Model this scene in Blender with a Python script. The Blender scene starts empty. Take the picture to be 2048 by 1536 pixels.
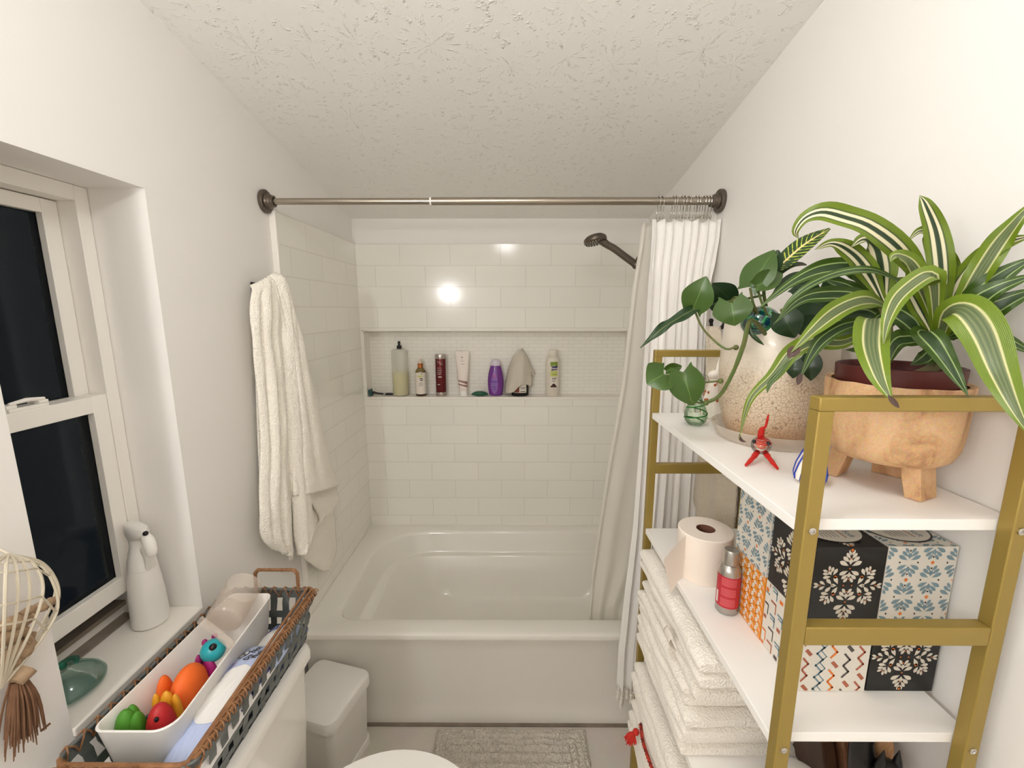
import bpy, math, random
from mathutils import Vector, Matrix, noise
PI = math.pi
sc = bpy.context.scene
C = sc.collection
RND = random.Random(7)
V = Vector
# ------------------------------------------------------------------ camera model
CF, CTH, CYAW, CROLL = 855.7, 0.1726, 0.0041, 0.0002
CO = V((0.8344, -2.2841, 1.6384))
_f = V((-math.sin(CYAW)*math.cos(CTH), math.cos(CYAW)*math.cos(CTH), -math.sin(CTH)))
_r = V((math.cos(CYAW), math.sin(CYAW), 0)); _u = _r.cross(_f)
cr, sr = math.cos(CROLL), math.sin(CROLL)
_r, _u = _r*cr + _u*sr, _u*cr - _r*sr
def at(px, py, ax, val):
    """point of the place seen at a photo pixel, on the plane ax = val (metres)"""
    d = _f + _r*((px-1024)/CF) - _u*((py-768)/CF)
    i = 'xyz'.index(ax)
    return CO + d*((val-CO[i])/d[i])
def lerp(a, b, t): return a+(b-a)*t
def smooth(t): t = max(0, min(1, t)); return t*t*(3-2*t)
def S(r, g, b):
    return tuple(((c/255)/12.92 if c/255 <= .04045 else ((c/255+.055)/1.055)**2.4) for c in (r, g, b))
def spline(pts, n):
    """Catmull-Rom resample to n points"""
    pts = [V(p) for p in pts]
    if len(pts) == 2: return [pts[0].lerp(pts[1], i/(n-1)) for i in range(n)]
    out = []
    m = len(pts)-1
    for i in range(n):
        t = i/(n-1)*m; k = min(int(t), m-1); t -= k
        p1, p2 = pts[k], pts[k+1]
        p0 = pts[k-1] if k > 0 else p1*2-p2
        p3 = pts[k+2] if k+2 <= m else p2*2-p1
        out.append(.5*((2*p1)+(p2-p0)*t+(2*p0-5*p1+4*p2-p3)*t*t+(3*p1-p0-3*p2+p3)*t**3))
    return out
# ------------------------------------------------------------------ materials
MATS = {}
def mat(name, col=(.8, .8, .8), rough=.5, metal=0., spec=.5, trans=0., ior=1.45, bump=None, var=None, sheen=0., coat=0., sss=0., alpha=1., build=None):
    m = bpy.data.materials.new(name); m.use_nodes = True
    nt = m.node_tree; b = nt.nodes['Principled BSDF']
    b.inputs['Base Color'].default_value = (*col, 1); b.inputs['Roughness'].default_value = rough
    b.inputs['Metallic'].default_value = metal; b.inputs['Specular IOR Level'].default_value = spec
    b.inputs['Transmission Weight'].default_value = trans; b.inputs['IOR'].default_value = ior
    b.inputs['Sheen Weight'].default_value = sheen; b.inputs['Coat Weight'].default_value = coat
    b.inputs['Alpha'].default_value = alpha
    if sss:
        b.inputs['Subsurface Weight'].default_value = sss; b.inputs['Subsurface Radius'].default_value = (.02, .012, .008); b.inputs['Subsurface Scale'].default_value = .4
    L = nt.links.new
    def N(t, **kw):
        n = nt.nodes.new(t)
        for k, v in kw.items():
            if k in n.inputs: n.inputs[k].default_value = v
            else: setattr(n, k, v)
        return n
    tc = N('ShaderNodeTexCoord')
    if var:      # (scale, second colour, contrast 0..1)
        n = N('ShaderNodeTexNoise', Scale=var[0], Detail=4.); L(tc.outputs['Object'], n.inputs['Vector'])
        r = N('ShaderNodeValToRGB'); r.color_ramp.elements[0].position = .5-.5*(1-var[2]); r.color_ramp.elements[1].position = .5+.5*(1-var[2])
        r.color_ramp.elements[0].color = (*col, 1); r.color_ramp.elements[1].color = (*var[1], 1)
        L(n.outputs['Fac'], r.inputs['Fac']); L(r.outputs['Color'], b.inputs['Base Color'])
    if bump:     # (scale, strength, distance)
        n = N('ShaderNodeTexNoise', Scale=bump[0], Detail=3., Roughness=.6); L(tc.outputs['Object'], n.inputs['Vector'])
        k = N('ShaderNodeBump', Strength=bump[1], Distance=bump[2]); L(n.outputs['Fac'], k.inputs['Height']); L(k.outputs['Normal'], b.inputs['Normal'])
    if build: build(nt, b, N, L, tc)
    MATS[name] = m
    return m
# ------------------------------------------------------------------ mesh builder
class MB:
    def __init__(s): s.v = []; s.f = []; s.m = []; s.uv = []; s.cur = 0
    def add(s, vs, fs, uv=None, m=None):
        o = len(s.v); s.v += [V(p) for p in vs]; s.uv += (uv if uv else [(0, 0)]*len(vs))
        for f in fs: s.f.append(tuple(i+o for i in f)); s.m.append(s.cur if m is None else m)
        return s
    def box(s, x0, y0, z0, x1, y1, z1, m=None):
        return s.add([(x0, y0, z0), (x1, y0, z0), (x1, y1, z0), (x0, y1, z0), (x0, y0, z1), (x1, y0, z1), (x1, y1, z1), (x0, y1, z1)],
              [(0, 3, 2, 1), (4, 5, 6, 7), (0, 1, 5, 4), (1, 2, 6, 5), (2, 3, 7, 6), (3, 0, 4, 7)], m=m)
    def obox(s, c, ax, ay, az, m=None):
        c, ax, ay, az = V(c), V(ax), V(ay), V(az)
        return s.add([c-ax-ay-az, c+ax-ay-az, c+ax+ay-az, c-ax+ay-az, c-ax-ay+az, c+ax-ay+az, c+ax+ay+az, c-ax+ay+az],
              [(0, 3, 2, 1), (4, 5, 6, 7), (0, 1, 5, 4), (1, 2, 6, 5), (2, 3, 7, 6), (3, 0, 4, 7)], m=m)
    def loops(s, L, closed=True, cap0=False, cap1=False, m=None):
        n = len(L[0]); vs = [p for l in L for p in l]; fs = []
        for i in range(len(L)-1):
            for j in range(n if closed else n-1):
                a, b = i*n+j, i*n+(j+1) % n
                fs.append((a, b, b+n, a+n))
        if cap0: fs.append(tuple(reversed(range(n))))
        if cap1: fs.append(tuple((len(L)-1)*n+j for j in range(n)))
        return s.add(vs, fs, m=m)
    def tube(s, pts, r, n=8, closed=False, caps=True, m=None, flat=1.):
        pts = [V(p) for p in pts]; k = len(pts)
        rs = r if isinstance(r, (list, tuple)) else [r]*k
        L = []; prev = None
        for i, p in enumerate(pts):
            if closed: t = (pts[(i+1) % k]-pts[i-1])
            else: t = pts[min(i+1, k-1)]-pts[max(i-1, 0)]
            t = t.normalized() if t.length > 1e-9 else V((0, 0, 1))
            if prev is None:
                a = t.orthogonal().normalized()
            else:
                a = prev-t*prev.dot(t); a = a.normalized() if a.length > 1e-6 else t.orthogonal().normalized()
            prev = a; b = t.cross(a)
            L.append([p+(a*math.cos(2*PI*j/n)+b*math.sin(2*PI*j/n)*flat)*rs[i] for j in range(n)])
        if closed: L.append(L[0])
        return s.loops(L, True, caps and not closed, caps and not closed, m=m)
    def lathe(s, prof, n=32, c=(0, 0, 0), sx=1., sy=1., m=None, rot=None):
        c = V(c); L = []
        for r, z in prof:
            r = max(r, 1e-5)
            ring = [V((r*sx*math.cos(2*PI*j/n), r*sy*math.sin(2*PI*j/n), z)) for j in range(n)]
            if rot is not None: ring = [rot @ p for p in ring]
            L.append([c+p for p in ring])
        return s.loops(L, True, prof[0][0] > 1e-4, prof[-1][0] > 1e-4, m=m)
    def ball(s, c, r, n=12, m=None, rot=None):
        r = (r, r, r) if not isinstance(r, (tuple, list)) else r
        c = V(c); L = []
        for i in range(n+1):
            a = -PI/2+PI*i/n
            ring = [V((r[0]*max(math.cos(a), 1e-4)*math.cos(2*PI*j/(2*n)), r[1]*max(math.cos(a), 1e-4)*math.sin(2*PI*j/(2*n)), r[2]*math.sin(a))) for j in range(2*n)]
            if rot is not None: ring = [rot @ p for p in ring]
            L.append([c+p for p in ring])
        return s.loops(L, m=m)
    def grid(s, fn, nu, nv, m=None, flip=False):
        vs = []; uv = []
        for i in range(nv+1):
            for j in range(nu+1):
                vs.append(fn(j/nu, i/nv)); uv.append((j/nu, i/nv))
        fs = []
        for i in range(nv):
            for j in range(nu):
                a = i*(nu+1)+j; q = (a, a+1, a+nu+2, a+nu+1)
                fs.append(q[::-1] if flip else q)
        return s.add(vs, fs, uv, m=m)
    def poly(s, pts, m=None): return s.add(pts, [tuple(range(len(pts)))], m=m)
    def xf(s, M):
        s.v = [M @ p for p in s.v]; return s
    def join(s, o):
        k = len(s.v); s.v += o.v; s.uv += o.uv
        s.f += [tuple(i+k for i in f) for f in o.f]; s.m += o.m
        return s
    def bb(s):
        return (V([min(p[i] for p in s.v) for i in range(3)]), V([max(p[i] for p in s.v) for i in range(3)]))
def mesh_obj(name, mb, mats, off=V((0, 0, 0)), ang=40, bevel=0, solid=0, sub=0, mirror=False):
    me = bpy.data.meshes.new(name)
    me.from_pydata([tuple(p-off) for p in mb.v], [], mb.f)
    mats = mats if isinstance(mats, (list, tuple)) else [mats]
    for m in mats: me.materials.append(m)
    me.polygons.foreach_set('material_index', [min(i, len(mats)-1) for i in mb.m])
    if any(u != (0, 0) for u in mb.uv):
        l = me.uv_layers.new(name='UVMap')
        for lp in me.loops: l.data[lp.index].uv = mb.uv[lp.vertex_index]
    me.validate(); me.update()
    if ang:
        me.polygons.foreach_set('use_smooth', [True]*len(me.polygons))
        me.set_sharp_from_angle(angle=math.radians(ang))
    o = bpy.data.objects.new(name, me); C.objects.link(o)
    if solid:
        k = o.modifiers.new('Solid', 'SOLIDIFY'); k.thickness = solid; k.offset = 0
    if bevel:
        k = o.modifiers.new('Bevel', 'BEVEL'); k.width = bevel; k.segments = 3; k.limit_method = 'ANGLE'; k.angle_limit = math.radians(50)
        k.harden_normals = False
    if sub:
        k = o.modifiers.new('Sub', 'SUBSURF'); k.levels = sub; k.render_levels = sub
    return o
ORG = {}
def thing(name, label, cat, loc, group=None):
    o = bpy.data.objects.new(name, None); C.objects.link(o); o.empty_display_size = .05
    o.location = V(loc); o['label'] = label; o['category'] = cat
    if group: o['group'] = group
    ORG[o.name] = V(loc)
    return o
def part(name, mb, mats, parent, label=None, **k):
    """world-space mesh hung under a thing (or under a part of it)"""
    off = ORG[parent.name]
    o = mesh_obj(name, mb, mats, off, **k); o.parent = parent; ORG[o.name] = off
    if label: o['label'] = label
    return o
def solo(name, mb, mats, label, cat, group=None, kind=None, **k):
    a, b = mb.bb(); off = V(((a.x+b.x)/2, (a.y+b.y)/2, a.z))
    o = mesh_obj(name, mb, mats, off, **k); o.location = off
    o['label'] = label; o['category'] = cat
    if group: o['group'] = group
    if kind: o['kind'] = kind
    ORG[o.name] = off
    return o
def struct(name, mb, mats, parent=None, **k):
    o = mesh_obj(name, mb, mats, **k); ORG[o.name] = V((0, 0, 0))
    if parent: o.parent = parent
    else: o['kind'] = 'structure'
    return o
def copy_thing(root, loc, label, group=None):
    r = root.copy(); C.objects.link(r); r.location = V(loc); r['label'] = label
    if group: r['group'] = group
    for ch in list(root.children):
        c = ch.copy(); C.objects.link(c); c.parent = r
        for g in list(ch.children):
            d = g.copy(); C.objects.link(d); d.parent = c
    return r
def text(mb, s, size, fn, m=None, align='CENTER', bold=0.):
    """lettering laid through fn(x, y) -> point"""
    cu = bpy.data.curves.new('lettering', 'FONT'); cu.body = s; cu.size = size; cu.align_x = align; cu.align_y = 'CENTER'; cu.resolution_u = 2; cu.offset = bold
    o = bpy.data.objects.new('lettering', cu); C.objects.link(o)
    dg = bpy.context.evaluated_depsgraph_get(); dg.update()
    me = bpy.data.meshes.new_from_object(o.evaluated_get(dg))
    mb.add([fn(v.co.x, v.co.y) for v in me.vertices], [tuple(p.vertices) for p in me.polygons], m=m)
    bpy.data.objects.remove(o); bpy.data.curves.remove(cu); bpy.data.meshes.remove(me)
    return mb
def frame(o, x, y):
    o, x, y = V(o), V(x), V(y)
    return lambda a, b: o+x*a+y*b
def rrect(x0, x1, y0, y1, r, z, n=8):
    """rounded rectangle loop, counter-clockwise; r one radius or four (x1y1, x0y1, x0y0, x1y0)"""
    r = r if isinstance(r, (tuple, list)) else (r,)*4
    out = []
    for (cx, cy, a0, q) in ((x1-r[0], y1-r[0], 0, r[0]), (x0+r[1], y1-r[1], 90, r[1]), (x0+r[2], y0+r[2], 180, r[2]), (x1-r[3], y0+r[3], 270, r[3])):
        for k in range(n+1):
            a = math.radians(a0+90*k/n); out.append(V((cx+q*math.cos(a), cy+q*math.sin(a), z)))
    return out
def nz(p, s=1.): return noise.noise(V(p)*s)
# ------------------------------------------------------------------ palette
def tile_nodes(uaxis, u0, bw, rh, v0, mort):
    def f(nt, b, N, L, tc):
        sx = N('ShaderNodeSeparateXYZ'); L(tc.outputs['Object'], sx.inputs[0])
        a = N('ShaderNodeMath', operation='SUBTRACT'); L(sx.outputs[uaxis], a.inputs[0]); a.inputs[1].default_value = u0
        c = N('ShaderNodeMath', operation='SUBTRACT'); L(sx.outputs['Z'], c.inputs[0]); c.inputs[1].default_value = v0
        cb = N('ShaderNodeCombineXYZ'); L(a.outputs[0], cb.inputs[0]); L(c.outputs[0], cb.inputs[1])
        br = N('ShaderNodeTexBrick', offset=.5, offset_frequency=2, squash=1.)
        for k, v in (('Scale', 1.), ('Mortar Size', mort), ('Mortar Smooth', .25), ('Brick Width', bw), ('Row Height', rh), ('Bias', 0.)): br.inputs[k].default_value = v
        br.inputs['Color1'].default_value = (*S(236, 233, 225), 1); br.inputs['Color2'].default_value = (*S(239, 236, 228), 1); br.inputs['Mortar'].default_value = (*S(222, 217, 208), 1)
        L(cb.outputs[0], br.inputs['Vector']); L(br.outputs['Color'], b.inputs['Base Color'])
        inv = N('ShaderNodeMath', operation='SUBTRACT'); inv.inputs[0].default_value = 1.; L(br.outputs['Fac'], inv.inputs[1])
        nn = N('ShaderNodeTexNoise', Scale=9., Detail=1.); L(tc.outputs['Object'], nn.inputs['Vector'])
        mx = N('ShaderNodeMath', operation='MULTIPLY_ADD'); L(nn.outputs['Fac'], mx.inputs[0]); mx.inputs[1].default_value = .35; L(inv.outputs[0], mx.inputs[2])
        bp = N('ShaderNodeBump', Strength=.35, Distance=.0010); L(mx.outputs[0], bp.inputs['Height']); L(bp.outputs['Normal'], b.inputs['Normal'])
    return f
def ceil_nodes(nt, b, N, L, tc):
    sp = N('ShaderNodeSeparateXYZ'); L(tc.outputs['Object'], sp.inputs[0])
    cb = N('ShaderNodeCombineXYZ'); L(sp.outputs['X'], cb.inputs[0]); L(sp.outputs['Y'], cb.inputs[1])
    v = N('ShaderNodeTexVoronoi', Scale=5.2); L(cb.outputs[0], v.inputs['Vector'])
    df = N('ShaderNodeVectorMath', operation='SUBTRACT'); L(cb.outputs[0], df.inputs[0]); L(v.outputs['Position'], df.inputs[1])
    ds = N('ShaderNodeSeparateXYZ'); L(df.outputs[0], ds.inputs[0])
    an = N('ShaderNodeMath', operation='ARCTAN2'); L(ds.outputs['Y'], an.inputs[0]); L(ds.outputs['X'], an.inputs[1])
    ln = N('ShaderNodeVectorMath', operation='LENGTH'); L(df.outputs[0], ln.inputs[0])
    a5 = N('ShaderNodeMath', operation='MULTIPLY'); L(an.outputs[0], a5.inputs[0]); a5.inputs[1].default_value = 5.
    l5 = N('ShaderNodeMath', operation='MULTIPLY'); L(ln.outputs['Value'], l5.inputs[0]); l5.inputs[1].default_value = 46.
    cs = N('ShaderNodeSeparateXYZ'); L(v.outputs['Color'], cs.inputs[0])
    cc = N('ShaderNodeMath', operation='MULTIPLY'); L(cs.outputs[0], cc.inputs[0]); cc.inputs[1].default_value = 60.
    pv = N('ShaderNodeCombineXYZ'); L(a5.outputs[0], pv.inputs[0]); L(l5.outputs[0], pv.inputs[1]); L(cc.outputs[0], pv.inputs[2])
    n = N('ShaderNodeTexNoise', Scale=1., Detail=3., Roughness=.6); L(pv.outputs[0], n.inputs['Vector'])
    r = N('ShaderNodeValToRGB'); r.color_ramp.elements[0].position = .56; r.color_ramp.elements[1].position = .72; L(n.outputs['Fac'], r.inputs['Fac'])
    mk = N('ShaderNodeMapRange'); mk.inputs['From Min'].default_value = .012; mk.inputs['From Max'].default_value = .05; L(ln.outputs['Value'], mk.inputs['Value'])
    m1 = N('ShaderNodeMath', operation='MULTIPLY'); L(r.outputs['Color'], m1.inputs[0]); L(mk.outputs[0], m1.inputs[1])
    n2 = N('ShaderNodeTexNoise', Scale=140., Detail=2.); L(tc.outputs['Object'], n2.inputs['Vector'])
    r2 = N('ShaderNodeValToRGB'); r2.color_ramp.elements[0].position = .40; r2.color_ramp.elements[1].position = .66; L(n2.outputs['Fac'], r2.inputs['Fac'])
    m2 = N('ShaderNodeMath', operation='MULTIPLY'); L(m1.outputs[0], m2.inputs[0]); L(r2.outputs['Color'], m2.inputs[1])
    bp = N('ShaderNodeBump', Strength=.8, Distance=.0042); L(m2.outputs[0], bp.inputs['Height']); L(bp.outputs['Normal'], b.inputs['Normal'])
def floor_nodes(nt, b, N, L, tc):
    br = N('ShaderNodeTexBrick', offset=.33)
    for k, v in (('Scale', 1.), ('Mortar Size', .002), ('Brick Width', 1.2), ('Row Height', .6)): br.inputs[k].default_value = v
    br.inputs['Color1'].default_value = (*S(206, 196, 182), 1); br.inputs['Color2'].default_value = (*S(200, 190, 176), 1); br.inputs['Mortar'].default_value = (*S(168, 158, 144), 1)
    L(tc.outputs['Object'], br.inputs['Vector'])
    n = N('ShaderNodeTexNoise', Scale=7., Detail=6., Roughness=.65); L(tc.outputs['Object'], n.inputs['Vector'])
    mx = N('ShaderNodeMixRGB', blend_type='MULTIPLY'); mx.inputs[0].default_value = .35; L(br.outputs['Color'], mx.inputs[1]); L(n.outputs['Color'], mx.inputs[2])
    hs = N('ShaderNodeHueSaturation', Saturation=.7, Value=1.25); L(mx.outputs[0], hs.inputs['Color']); L(hs.outputs[0], b.inputs['Base Color'])
def terry(scale=240., d=.0035, st=.7):
    def f(nt, b, N, L, tc):
        n = N('ShaderNodeTexVoronoi', Scale=scale); L(tc.outputs['Object'], n.inputs['Vector'])
        n2 = N('ShaderNodeTexNoise', Scale=scale*.25, Detail=3.); L(tc.outputs['Object'], n2.inputs['Vector'])
        ad = N('ShaderNodeMath', operation='MULTIPLY_ADD'); L(n2.outputs['Fac'], ad.inputs[0]); ad.inputs[1].default_value = 1.2; L(n.outputs['Distance'], ad.inputs[2])
        bp = N('ShaderNodeBump', Strength=st, Distance=d); L(ad.outputs[0], bp.inputs['Height']); L(bp.outputs['Normal'], b.inputs['Normal'])
    return f
def stripe_leaf(edge, mid, white, dark, wide=False):
    """lengthwise stripes across a strap leaf, from its UV map"""
    def f(nt, b, N, L, tc):
        sx = N('ShaderNodeSeparateXYZ'); L(tc.outputs['UV'], sx.inputs[0])
        n = N('ShaderNodeTexNoise', Scale=9., Detail=2.); L(tc.outputs['Object'], n.inputs['Vector'])
        a = N('ShaderNodeMath', operation='MULTIPLY_ADD'); L(n.outputs['Fac'], a.inputs[0]); a.inputs[1].default_value = .11; L(sx.outputs['X'], a.inputs[2])
        c = N('ShaderNodeMath', operation='SUBTRACT'); L(a.outputs[0], c.inputs[0]); c.inputs[1].default_value = .055
        r = N('ShaderNodeValToRGB'); cr_ = r.color_ramp; cr_.interpolation = 'LINEAR'
        if wide: st = [(0, edge), (.19, edge), (.25, dark), (.28, white), (.40, white), (.43, dark), (.58, dark), (.61, white), (.70, white), (.73, dark), (.79, edge), (1, edge)]
        else: st = [(0, edge), (.25, edge), (.275, white), (.305, white), (.33, mid), (.40, dark), (.44, mid), (.50, dark), (.56, mid), (.61, dark), (.67, mid), (.695, white), (.725, white), (.75, edge), (1, edge)]
        while len(cr_.elements) < len(st): cr_.elements.new(.5)
        for e, (p, cc) in zip(cr_.elements, st): e.position = p; e.color = (*cc, 1)
        L(c.outputs[0], r.inputs['Fac']); L(r.outputs['Color'], b.inputs['Base Color'])
        w = N('ShaderNodeTexWave', Scale=9., bands_direction='X'); L(tc.outputs['UV'], w.inputs['Vector'])
        bp = N('ShaderNodeBump', Strength=.25, Distance=.001); L(w.outputs['Fac'], bp.inputs['Height']); L(bp.outputs['Normal'], b.inputs['Normal'])
    return f
def croton_nodes(nt, b, N, L, tc):
    sx = N('ShaderNodeSeparateXYZ'); L(tc.outputs['UV'], sx.inputs[0])
    a = N('ShaderNodeMath', operation='SUBTRACT'); L(sx.outputs['X'], a.inputs[0]); a.inputs[1].default_value = .5
    ab = N('ShaderNodeMath', operation='ABSOLUTE'); L(a.outputs[0], ab.inputs[0])
    sl = N('ShaderNodeMath', operation='MULTIPLY_ADD'); L(ab.outputs[0], sl.inputs[0]); sl.inputs[1].default_value = -.22; L(sx.outputs['Y'], sl.inputs[2])
    mu = N('ShaderNodeMath', operation='MULTIPLY'); L(sl.outputs[0], mu.inputs[0]); mu.inputs[1].default_value = 95.
    si = N('ShaderNodeMath', operation='SINE'); L(mu.outputs[0], si.inputs[0])
    n = N('ShaderNodeTexNoise', Scale=90., Detail=2.); L(tc.outputs['Object'], n.inputs['Vector'])
    m2 = N('ShaderNodeMath', operation='MULTIPLY'); L(si.outputs[0], m2.inputs[0]); L(n.outputs['Fac'], m2.inputs[1])
    r = N('ShaderNodeValToRGB'); e = r.color_ramp.elements; e[0].position = .34; e[0].color = (*S(34, 62, 24), 1); e[1].position = .46; e[1].color = (*S(190, 200, 70), 1)
    L(m2.outputs[0], r.inputs['Fac'])
    r2 = N('ShaderNodeValToRGB'); e = r2.color_ramp.elements; e[0].position = .035; e[0].color = (1, 1, 1, 1); e[1].position = .06; e[1].color = (0, 0, 0, 1)
    L(ab.outputs[0], r2.inputs['Fac'])
    mx = N('ShaderNodeMixRGB'); L(r2.outputs['Color'], mx.inputs[0]); L(r.outputs['Color'], mx.inputs[1]); mx.inputs[2].default_value = (*S(225, 205, 140), 1)
    L(mx.outputs[0], b.inputs['Base Color'])
def heart_nodes(c1, c2):
    def f(nt, b, N, L, tc):
        sx = N('ShaderNodeSeparateXYZ'); L(tc.outputs['UV'], sx.inputs[0])
        a = N('ShaderNodeMath', operation='SUBTRACT'); L(sx.outputs['X'], a.inputs[0]); a.inputs[1].default_value = .5
        ab = N('ShaderNodeMath', operation='ABSOLUTE'); L(a.outputs[0], ab.inputs[0])
        r2 = N('ShaderNodeValToRGB'); e = r2.color_ramp.elements; e[0].position = .004; e[0].color = (*c2, 1); e[1].position = .02; e[1].color = (*c1, 1)
        L(ab.outputs[0], r2.inputs['Fac']); L(r2.outputs['Color'], b.inputs['Base Color'])
        n = N('ShaderNodeTexNoise', Scale=40., Detail=2.); L(tc.outputs['Object'], n.inputs['Vector'])
        bp = N('ShaderNodeBump', Strength=.25, Distance=.002); L(n.outputs['Fac'], bp.inputs['Height']); L(bp.outputs['Normal'], b.inputs['Normal'])
    return f
def crackle_nodes(nt, b, N, L, tc):
    n0 = N('ShaderNodeTexNoise', Scale=40., Detail=3.); L(tc.outputs['Object'], n0.inputs['Vector'])
    mv = N('ShaderNodeMixRGB'); mv.inputs[0].default_value = .012; L(tc.outputs['Object'], mv.inputs[1]); L(n0.outputs['Color'], mv.inputs[2])
    v = N('ShaderNodeTexVoronoi', feature='DISTANCE_TO_EDGE', Scale=150.); L(mv.outputs[0], v.inputs['Vector'])
    r = N('ShaderNodeValToRGB'); e = r.color_ramp.elements; e[0].position = 0.; e[0].color = (1, 1, 1, 1); e[1].position = .055; e[1].color = (0, 0, 0, 1)
    L(v.outputs['Distance'], r.inputs['Fac'])
    sx = N('ShaderNodeSeparateXYZ'); L(tc.outputs['Object'], sx.inputs[0])
    n1 = N('ShaderNodeTexNoise', Scale=22., Detail=4.); L(tc.outputs['Object'], n1.inputs['Vector'])
    h = N('ShaderNodeMath', operation='MULTIPLY_ADD'); L(n1.outputs['Fac'], h.inputs[0]); h.inputs[1].default_value = .07; L(sx.outputs['Z'], h.inputs[2])
    mr = N('ShaderNodeMapRange'); mr.inputs['From Min'].default_value = .225; mr.inputs['From Max'].default_value = .15; L(h.outputs[0], mr.inputs['Value'])
    mk = N('ShaderNodeMath', operation='MULTIPLY'); L(r.outputs['Color'], mk.inputs[0]); L(mr.outputs[0], mk.inputs[1])
    m3 = N('ShaderNodeMapRange'); m3.inputs['From Min'].default_value = .12; m3.inputs['From Max'].default_value = .03; L(h.outputs[0], m3.inputs['Value'])
    g = N('ShaderNodeMixRGB'); L(mr.outputs[0], g.inputs[0]); g.inputs[1].default_value = (*S(228, 217, 201), 1); g.inputs[2].default_value = (*S(212, 195, 170), 1)
    g2 = N('ShaderNodeMixRGB'); L(m3.outputs[0], g2.inputs[0]); L(g.outputs[0], g2.inputs[1]); g2.inputs[2].default_value = (*S(182, 142, 104), 1)
    g3 = N('ShaderNodeMixRGB'); L(mk.outputs[0], g3.inputs[0]); L(g2.outputs[0], g3.inputs[1]); g3.inputs[2].default_value = (*S(122, 94, 70), 1)
    L(g3.outputs[0], b.inputs['Base Color'])
def wood_nodes(c1, c2, c3, zs=1.):
    def f(nt, b, N, L, tc):
        mp = N('ShaderNodeMapping'); mp.inputs['Scale'].default_value = (1, 1, .35*zs); L(tc.outputs['Object'], mp.inputs['Vector'])
        n = N('ShaderNodeTexNoise', Scale=24., Detail=6., Roughness=.6, Distortion=.8); L(mp.outputs[0], n.inputs['Vector'])
        r = N('ShaderNodeValToRGB'); e = r.color_ramp.elements; e[0].position = .3; e[0].color = (*c3, 1); e[1].position = .62; e[1].color = (*c1, 1)
        k = e.new(.45); k.color = (*c2, 1)
        L(n.outputs['Fac'], r.inputs['Fac'])
        n2 = N('ShaderNodeTexNoise', Scale=300., Detail=2.); L(tc.outputs['Object'], n2.inputs['Vector'])
        mx = N('ShaderNodeMixRGB', blend_type='SOFT_LIGHT'); mx.inputs[0].default_value = .5; L(r.outputs[0], mx.inputs[1]); L(n2.outputs['Color'], mx.inputs[2])
        L(mx.outputs[0], b.inputs['Base Color'])
        bp = N('ShaderNodeBump', Strength=.3, Distance=.001); L(n.outputs['Fac'], bp.inputs['Height']); L(bp.outputs['Normal'], b.inputs['Normal'])
    return f
def curtain_nodes(nt, b, N, L, tc):
    w = N('ShaderNodeTexWave', Scale=30., bands_direction='X'); L(tc.outputs['UV'], w.inputs['Vector'])
    n = N('ShaderNodeTexNoise', Scale=420., Detail=2.); L(tc.outputs['Object'], n.inputs['Vector'])
    a = N('ShaderNodeMath', operation='MULTIPLY'); L(w.outputs['Fac'], a.inputs[0]); L(n.outputs['Fac'], a.inputs[1])
    bp = N('ShaderNodeBump', Strength=.5, Distance=.0015); L(a.outputs[0], bp.inputs['Height']); L(bp.outputs['Normal'], b.inputs['Normal'])
def liner_nodes(nt, b, N, L, tc):
    t = N('ShaderNodeBsdfTransparent'); d = N('ShaderNodeBsdfTranslucent'); d.inputs[0].default_value = (.9, .88, .84, 1)
    m1 = N('ShaderNodeMixShader'); m1.inputs[0].default_value = .4; L(b.outputs[0], m1.inputs[1]); L(d.outputs[0], m1.inputs[2])
    m2 = N('ShaderNodeMixShader'); m2.inputs[0].default_value = .24; L(m1.outputs[0], m2.inputs[1]); L(t.outputs[0], m2.inputs[2])
    L(m2.outputs[0], nt.nodes['Material Output'].inputs['Surface'])
def frost_nodes(fac, col=(.9, .9, .88)):
    def f(nt, b, N, L, tc):
        t = N('ShaderNodeBsdfTransparent'); t.inputs[0].default_value = (*col, 1)
        m2 = N('ShaderNodeMixShader'); m2.inputs[0].default_value = fac; L(b.outputs[0], m2.inputs[1]); L(t.outputs[0], m2.inputs[2])
        L(m2.outputs[0], nt.nodes['Material Output'].inputs['Surface'])
    return f
def glass_nodes(col, edge, gl=.5):
    def f(nt, b, N, L, tc):
        lw = N('ShaderNodeLayerWeight', Blend=.35)
        mc = N('ShaderNodeMixRGB'); L(lw.outputs['Facing'], mc.inputs[0]); mc.inputs[1].default_value = (*col, 1); mc.inputs[2].default_value = (*edge, 1)
        t = N('ShaderNodeBsdfTransparent'); L(mc.outputs[0], t.inputs[0])
        g = N('ShaderNodeBsdfGlossy', Roughness=.04)
        mu = N('ShaderNodeMath', operation='MULTIPLY'); L(lw.outputs['Fresnel'], mu.inputs[0]); mu.inputs[1].default_value = gl
        m = N('ShaderNodeMixShader'); L(mu.outputs[0], m.inputs[0]); L(t.outputs[0], m.inputs[1]); L(g.outputs[0], m.inputs[2])
        L(m.outputs[0], nt.nodes['Material Output'].inputs['Surface'])
    return f
def swirl_nodes(nt, b, N, L, tc):
    n = N('ShaderNodeTexNoise', Scale=38., Detail=3., Distortion=2.); L(tc.outputs['Object'], n.inputs['Vector'])
    r = N('ShaderNodeValToRGB'); e = r.color_ramp.elements; e[0].position = .38; e[0].color = (*S(8, 40, 60), 1); e[1].position = .62; e[1].color = (*S(60, 150, 80), 1)
    k = e.new(.5); k.color = (*S(12, 80, 60), 1)
    L(n.outputs['Fac'], r.inputs['Fac']); L(r.outputs[0], b.inputs['Base Color'])
WALL = mat('wall_paint', S(239, 236, 232), .55, spec=.3, bump=(160, .05, .001))
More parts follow.
